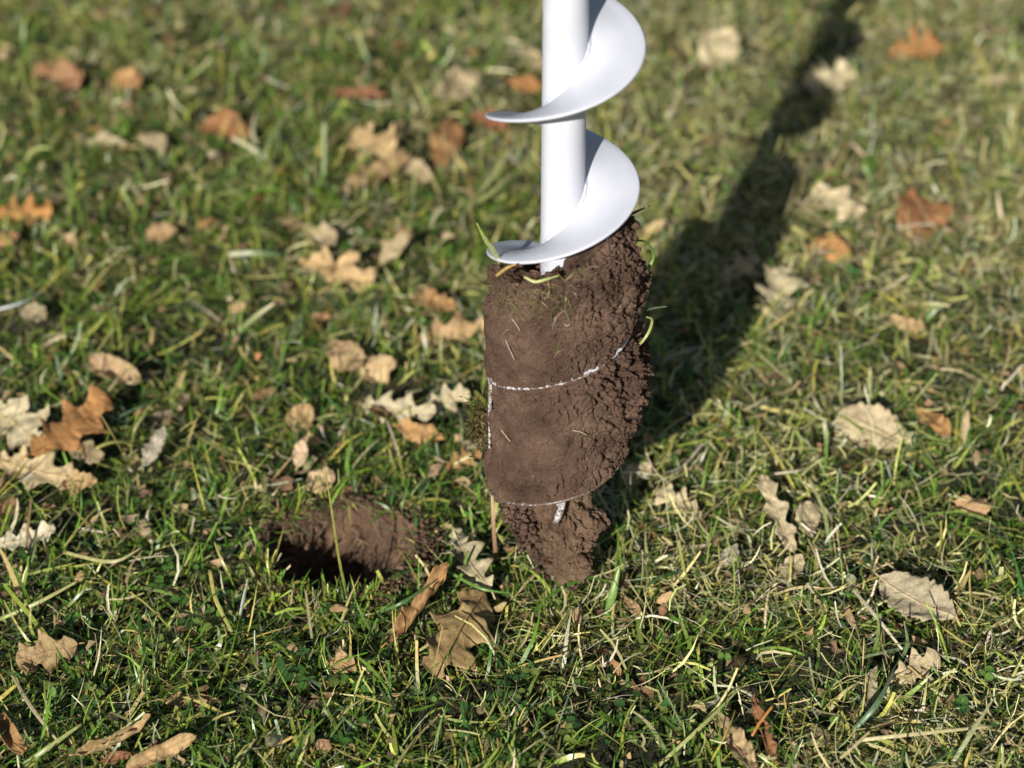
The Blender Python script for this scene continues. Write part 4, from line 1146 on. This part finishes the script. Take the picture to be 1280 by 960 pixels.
grass = blade_mass("grass", p, length, width, az, lean, bend, colb, colt, M_GRASS, nseg=4)
tag(grass, "short green lawn grass growing all over the ground", "grass", kind="stuff")

# upright fringe along the near rim of the hole
n = 330
fa = RNG.uniform(np.pi * 1.02, np.pi * 1.66, n); fd = HOLE_R + np.abs(RNG.normal(0.004, 0.010, n))
p = np.stack([HOLE.x + fd * np.cos(fa), HOLE.y + fd * np.sin(fa)], -1)
length = 0.007 + 0.022 * RNG.random(n) ** 1.8
colt = pick([(0.14, 0.30, 0.022), (0.24, 0.38, 0.04), (0.07, 0.17, 0.025), (0.42, 0.43, 0.07), (0.60, 0.52, 0.24)], n)
fringe = blade_mass("rim_grass", p, length, 0.0010 + 0.0016 * RNG.random(n) ** 2, RNG.random(n) * 2 * np.pi, np.abs(RNG.normal(0.35, 0.3, n)), RNG.normal(0.5, 0.5, n), colt * 0.85, colt, M_GRASS, nseg=4)
tag(fringe, "upright fringe of grass along the near rim of the hole", "grass", kind="stuff")

# dry straw and clippings, mostly lying
n = 155000
p = in_frame_pts(n)
keep = keep_off(p, 0.057) & (RNG.random(n) < 0.14 + 0.86 * np.clip(dryness(p), 0, 1)) & (RNG.random(n) < 0.2 + 0.8 * gaps(p))
p = p[keep]; n = len(p)
length = trim(p, 0.008 + 0.036 * RNG.random(n) ** 2.0)
width = 0.0005 + 0.0019 * RNG.random(n) ** 2.4
az = RNG.random(n) * 2 * np.pi
lean = np.clip(RNG.normal(1.22, 0.32, n), 0.2, 1.75)
bend = RNG.normal(0.25, 0.50, n)
colt = pick([(0.68, 0.61, 0.31), (0.80, 0.75, 0.52), (0.52, 0.47, 0.21), (0.58, 0.54, 0.15), (0.24, 0.17, 0.085), (0.46, 0.49, 0.18)], n, [.28, .18, .20, .14, .10, .10])
dry = blade_mass("dry_grass", p, length, width, az, lean, bend, colt * 0.9, colt, M_STRAW, nseg=3, zoff=0.0, blunt=0.7, drift=0.9)
lift = np.repeat(RNG.random(n) ** 1.2 * 0.017 * np.where(leaf_cover(p), 0.3, 1), 8)
co = np.empty(len(dry.data.vertices) * 3, np.float32); dry.data.vertices.foreach_get("co", co)
co = co.reshape(-1, 3); co[:, 2] += lift; dry.data.vertices.foreach_set("co", co.ravel())
tag(dry, "pale dry straw and clippings lying in the lawn", "dry grass", kind="stuff")

# broad blades, fewer, standing out of the fine ones
n = 9600
p = in_frame_pts(n)
p = p[keep_off(p, 0.060) & (RNG.random(n) < gaps(p))]; n = len(p)
length = trim(p, 0.020 + 0.044 * RNG.random(n) ** 1.8)
width = 0.0022 + 0.0024 * RNG.random(n) ** 2
az = RNG.random(n) * 2 * np.pi
lean = np.clip(np.abs(RNG.normal(1.2, 0.35, n)), 0, 1.6)
bend = RNG.normal(0.35, 0.55, n)
lean = np.maximum(lean, 0.55)
dryb = RNG.random(n) < 0.18 + 0.35 * np.clip(dryness(p), 0, 1)
colg = pick([(0.11, 0.22, 0.028), (0.18, 0.29, 0.042), (0.06, 0.14, 0.035), (0.32, 0.35, 0.08), (0.15, 0.21, 0.12)], n, [.3, .25, .2, .15, .1])
cold = pick([(0.54, 0.45, 0.21), (0.60, 0.53, 0.34), (0.46, 0.37, 0.15), (0.48, 0.42, 0.12)], n)
colt = np.where(dryb[:, None], cold, colg)
colb = np.where(RNG.random((n, 1)) < 0.4, colt * 0.7 + np.array([[0.17, 0.14, 0.07]]), colt)
colt = np.where(RNG.random((n, 1)) < 0.22, cold, colt)
broad = blade_mass("broad_grass", p, length, width, az, lean, bend, colb, colt, M_GRASS, nseg=6, drift=0.6)
tag(broad, "broad green and straw coloured blades among the fine grass", "grass", kind="stuff")

# low moss: dense tiny olive blades that close the gaps
n = 60000
p = in_frame_pts(n)
p = p[keep_off(p, 0.062)]; n = len(p)
length = 0.005 + 0.010 * RNG.random(n)
width = 0.0010 + 0.0014 * RNG.random(n)
az = RNG.random(n) * 2 * np.pi
lean = np.abs(RNG.normal(0.8, 0.45, n)); bend = RNG.normal(0.5, 0.5, n)
colt = pick([(0.075, 0.12, 0.020), (0.13, 0.16, 0.035), (0.045, 0.09, 0.020), (0.14, 0.11, 0.05)], n, [.4, .25, .25, .1])
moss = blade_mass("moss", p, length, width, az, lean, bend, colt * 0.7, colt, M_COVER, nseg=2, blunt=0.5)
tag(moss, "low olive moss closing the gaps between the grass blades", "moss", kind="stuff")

# clover and other small round leaves
def round_leaves(name, p, size, height, cols, mat, notch=True, nf=9, slim=1.0):
    n = len(p)
    z0 = ground_z(p[:, 0], p[:, 1]) + height
    ang = np.linspace(0, 2 * np.pi, nf, endpoint=False)
    rad = 1 - (0.28 * np.exp(-((ang - np.pi) / 0.35) ** 2) if notch else 0)
    lx = np.cos(ang) * rad; ly = np.sin(ang) * rad * 0.9
    tilt = RNG.normal(0, 0.35, n); tdir = RNG.random(n) * 2 * np.pi; rot = RNG.random(n) * 2 * np.pi
    cr_, sr_ = np.cos(rot), np.sin(rot)
    ly = ly * slim
    X_ = (lx[None] * cr_[:, None] - ly[None] * sr_[:, None]) * size[:, None]
    Y_ = (lx[None] * sr_[:, None] + ly[None] * cr_[:, None]) * size[:, None]
    sl = np.tan(tilt)[:, None] * (X_ * np.cos(tdir)[:, None] + Y_ * np.sin(tdir)[:, None])
    fold = 0.25 * np.abs(ly)[None] * size[:, None]
    Vr = np.stack([X_ + p[:, :1], Y_ + p[:, 1:], sl + fold + z0[:, None]], -1)
    Vc = np.stack([p[:, 0], p[:, 1], z0], -1)[:, None]
    # crease line: centre and the far notch lie low
    v = np.concatenate([Vr, Vc], 1).reshape(-1, 3)
    k = np.arange(nf)
    f = np.stack([k, (k + 1) % nf, np.full(nf, nf)], -1)[None] + (np.arange(n) * (nf + 1))[:, None, None]
    c = np.repeat(cols[:, None], nf + 1, 1).copy()
    c[:, -1] *= 1.25
    return v, f.reshape(-1, 3), c.reshape(-1, 3)
cl_c = in_frame_pts(1100)
extra = np.array([tuple(at(x_ + random.gauss(0, s_), y_ + random.gauss(0, s_ * .6)))[:2] for x_, y_, s_, m_ in
                  ((225, 800, 40, 70), (240, 730, 30, 30), (660, 880, 40, 35), (220, 215, 50, 60), (245, 190, 40, 40), (410, 865, 40, 50), (970, 925, 50, 40), (640, 915, 60, 50), (140, 640, 40, 20), (340, 505, 25, 25), (1180, 915, 40, 35), (90, 880, 50, 40), (780, 905, 50, 40)) for _ in range(int(m_ * 0.45))])
cl_c = np.vstack([cl_c, extra])
cl_c = cl_c[keep_off(cl_c, 0.062) & ~leaf_cover(cl_c)]
pp = []; sz_ = []; hh_ = []; cc_ = []
for c in cl_c:
    tri_ = RNG.random() < 0.6
    s_ = 0.0018 + 0.0026 * RNG.random(); h_ = 0.004 + 0.012 * RNG.random(); a_ = RNG.random() * 6.28
    colr = np.array([(0.075, 0.165, 0.030), (0.11, 0.20, 0.04), (0.05, 0.12, 0.03), (0.17, 0.22, 0.05)][RNG.integers(4)]) * (0.8 + 0.4 * RNG.random())
    for k in range(3 if tri_ else 1):
        pp.append(c + 1.05 * s_ * np.array([math.cos(a_ + 2.094 * k), math.sin(a_ + 2.094 * k)]) * tri_)
        sz_.append(s_); hh_.append(h_ + 0.001 * k); cc_.append(colr)
v, f, c = round_leaves("clover", np.array(pp), np.array(sz_), np.array(hh_), np.array(cc_), M_COVER)
clover = make_mesh("clover", v, f, M_COVER, cols=c, smooth=False)
tag(clover, "small round green clover leaves low in the lawn", "clover", kind="stuff")

# small scraps of dead leaves
n = 5000
p = in_frame_pts(n); p = p[keep_off(p, 0.058)]; n = len(p)
colt = pick([TAN, (0.24, 0.17, 0.09), (0.33, 0.25, 0.14), LTAN, (0.22, 0.12, 0.06), (0.16, 0.10, 0.06)], n, [.25, .2, .22, .18, .05, .10])
v, f, c = round_leaves("scraps", p, 0.002 + 0.006 * RNG.random(n) ** 2, 0.003 + 0.012 * RNG.random(n), colt, M_LITTER, nf=7, slim=0.5)
p2_ = in_frame_pts(1500, near_bias=0.9)
p2_ = p2_[keep_off(p2_, 0.07) & ~leaf_cover(p2_) & (RNG.random(len(p2_)) < 0.35 + 0.5 * smooth01(0.15, -0.25, p2_[:, 0]))]
n2 = len(p2_)
c2_ = pick([TAN, (0.22, 0.13, 0.065), (0.36, 0.27, 0.15), (0.30, 0.16, 0.07), (0.17, 0.10, 0.055), (0.44, 0.36, 0.24)], n2, [.24, .2, .2, .14, .12, .10]) * 1.15
vb, fb, cb = round_leaves("scraps", p2_, 0.004 + 0.008 * RNG.random(n2) ** 1.5, 0.003 + 0.013 * RNG.random(n2), c2_, M_LITTER, nf=11, slim=0.6)
vb = vb + np.random.default_rng(4).normal(0, 0.0012, vb.shape)
f = np.concatenate([f, fb + len(v)]); v = np.vstack([v, vb]); c = np.vstack([c, cb])
v = v + np.random.default_rng(3).normal(0, 0.0010, v.shape)
litter = make_mesh("leaf_scraps", v, f, M_LITTER, cols=c, smooth=False)
tag(litter, "crumbled scraps of dead leaves scattered through the lawn", "leaf litter", kind="stuff")

# loose soil round the hole's rim
n = 2600
a = RNG.random(n) * 2 * np.pi
a = np.where(RNG.random(n) < 0.75, RNG.normal(-0.15, 0.75, n), a)
rr0 = HOLE_R + np.abs(RNG.normal(0.004, 0.009, n))
cen = np.stack([HOLE.x + rr0 * np.cos(a), HOLE.y + rr0 * np.sin(a), 0.002 + 0.006 * RNG.random(n)], -1)
cr_o = crumbs("soil_crumbs", cen, 0.0004 + 0.0020 * RNG.random(n) ** 3.5, M_HOLE, seed=9)
tag(cr_o, "loose dark crumbs of soil around the rim of the hole", "soil crumbs")

# moss clump behind the left side of the soil
mc = on_y(600, 530, 0.012)
n = 850
q = RNG.normal(size=(n, 3)) * np.array([0.0045, 0.006, 0.012]) * (0.4 + 0.6 * RNG.random((n, 1)))
q[:, 0] += 0.004 * np.sin(q[:, 2] * 260)
ctr = np.array(tuple(mc))[None] + q
ang = RNG.random((n, 3)) * 6.28
dirv = RNG.normal(size=(n, 3)); dirv /= np.linalg.norm(dirv, axis=1)[:, None]
sdv = np.cross(dirv, RNG.normal(size=(n, 3))); sdv /= np.linalg.norm(sdv, axis=1)[:, None]
ln = 0.003 + 0.009 * RNG.random((n, 1)) ** 2; wd = 0.0006
v = np.stack([ctr - sdv * wd, ctr + sdv * wd, ctr + dirv * ln], 1).reshape(-1, 3)
f = np.arange(3 * n).reshape(-1, 3)
cc = np.repeat(pick([(0.13, 0.11, 0.03), (0.07, 0.075, 0.02), (0.18, 0.13, 0.05), (0.09, 0.055, 0.03)], n), 3, axis=0)
mo = make_mesh("moss_clump", v - np.array(tuple(mc)), f, M_COVER, cols=cc, smooth=False)
mo.location = mc
tag(mo, "olive moss clump clinging to the left side of the lower soil", "moss")
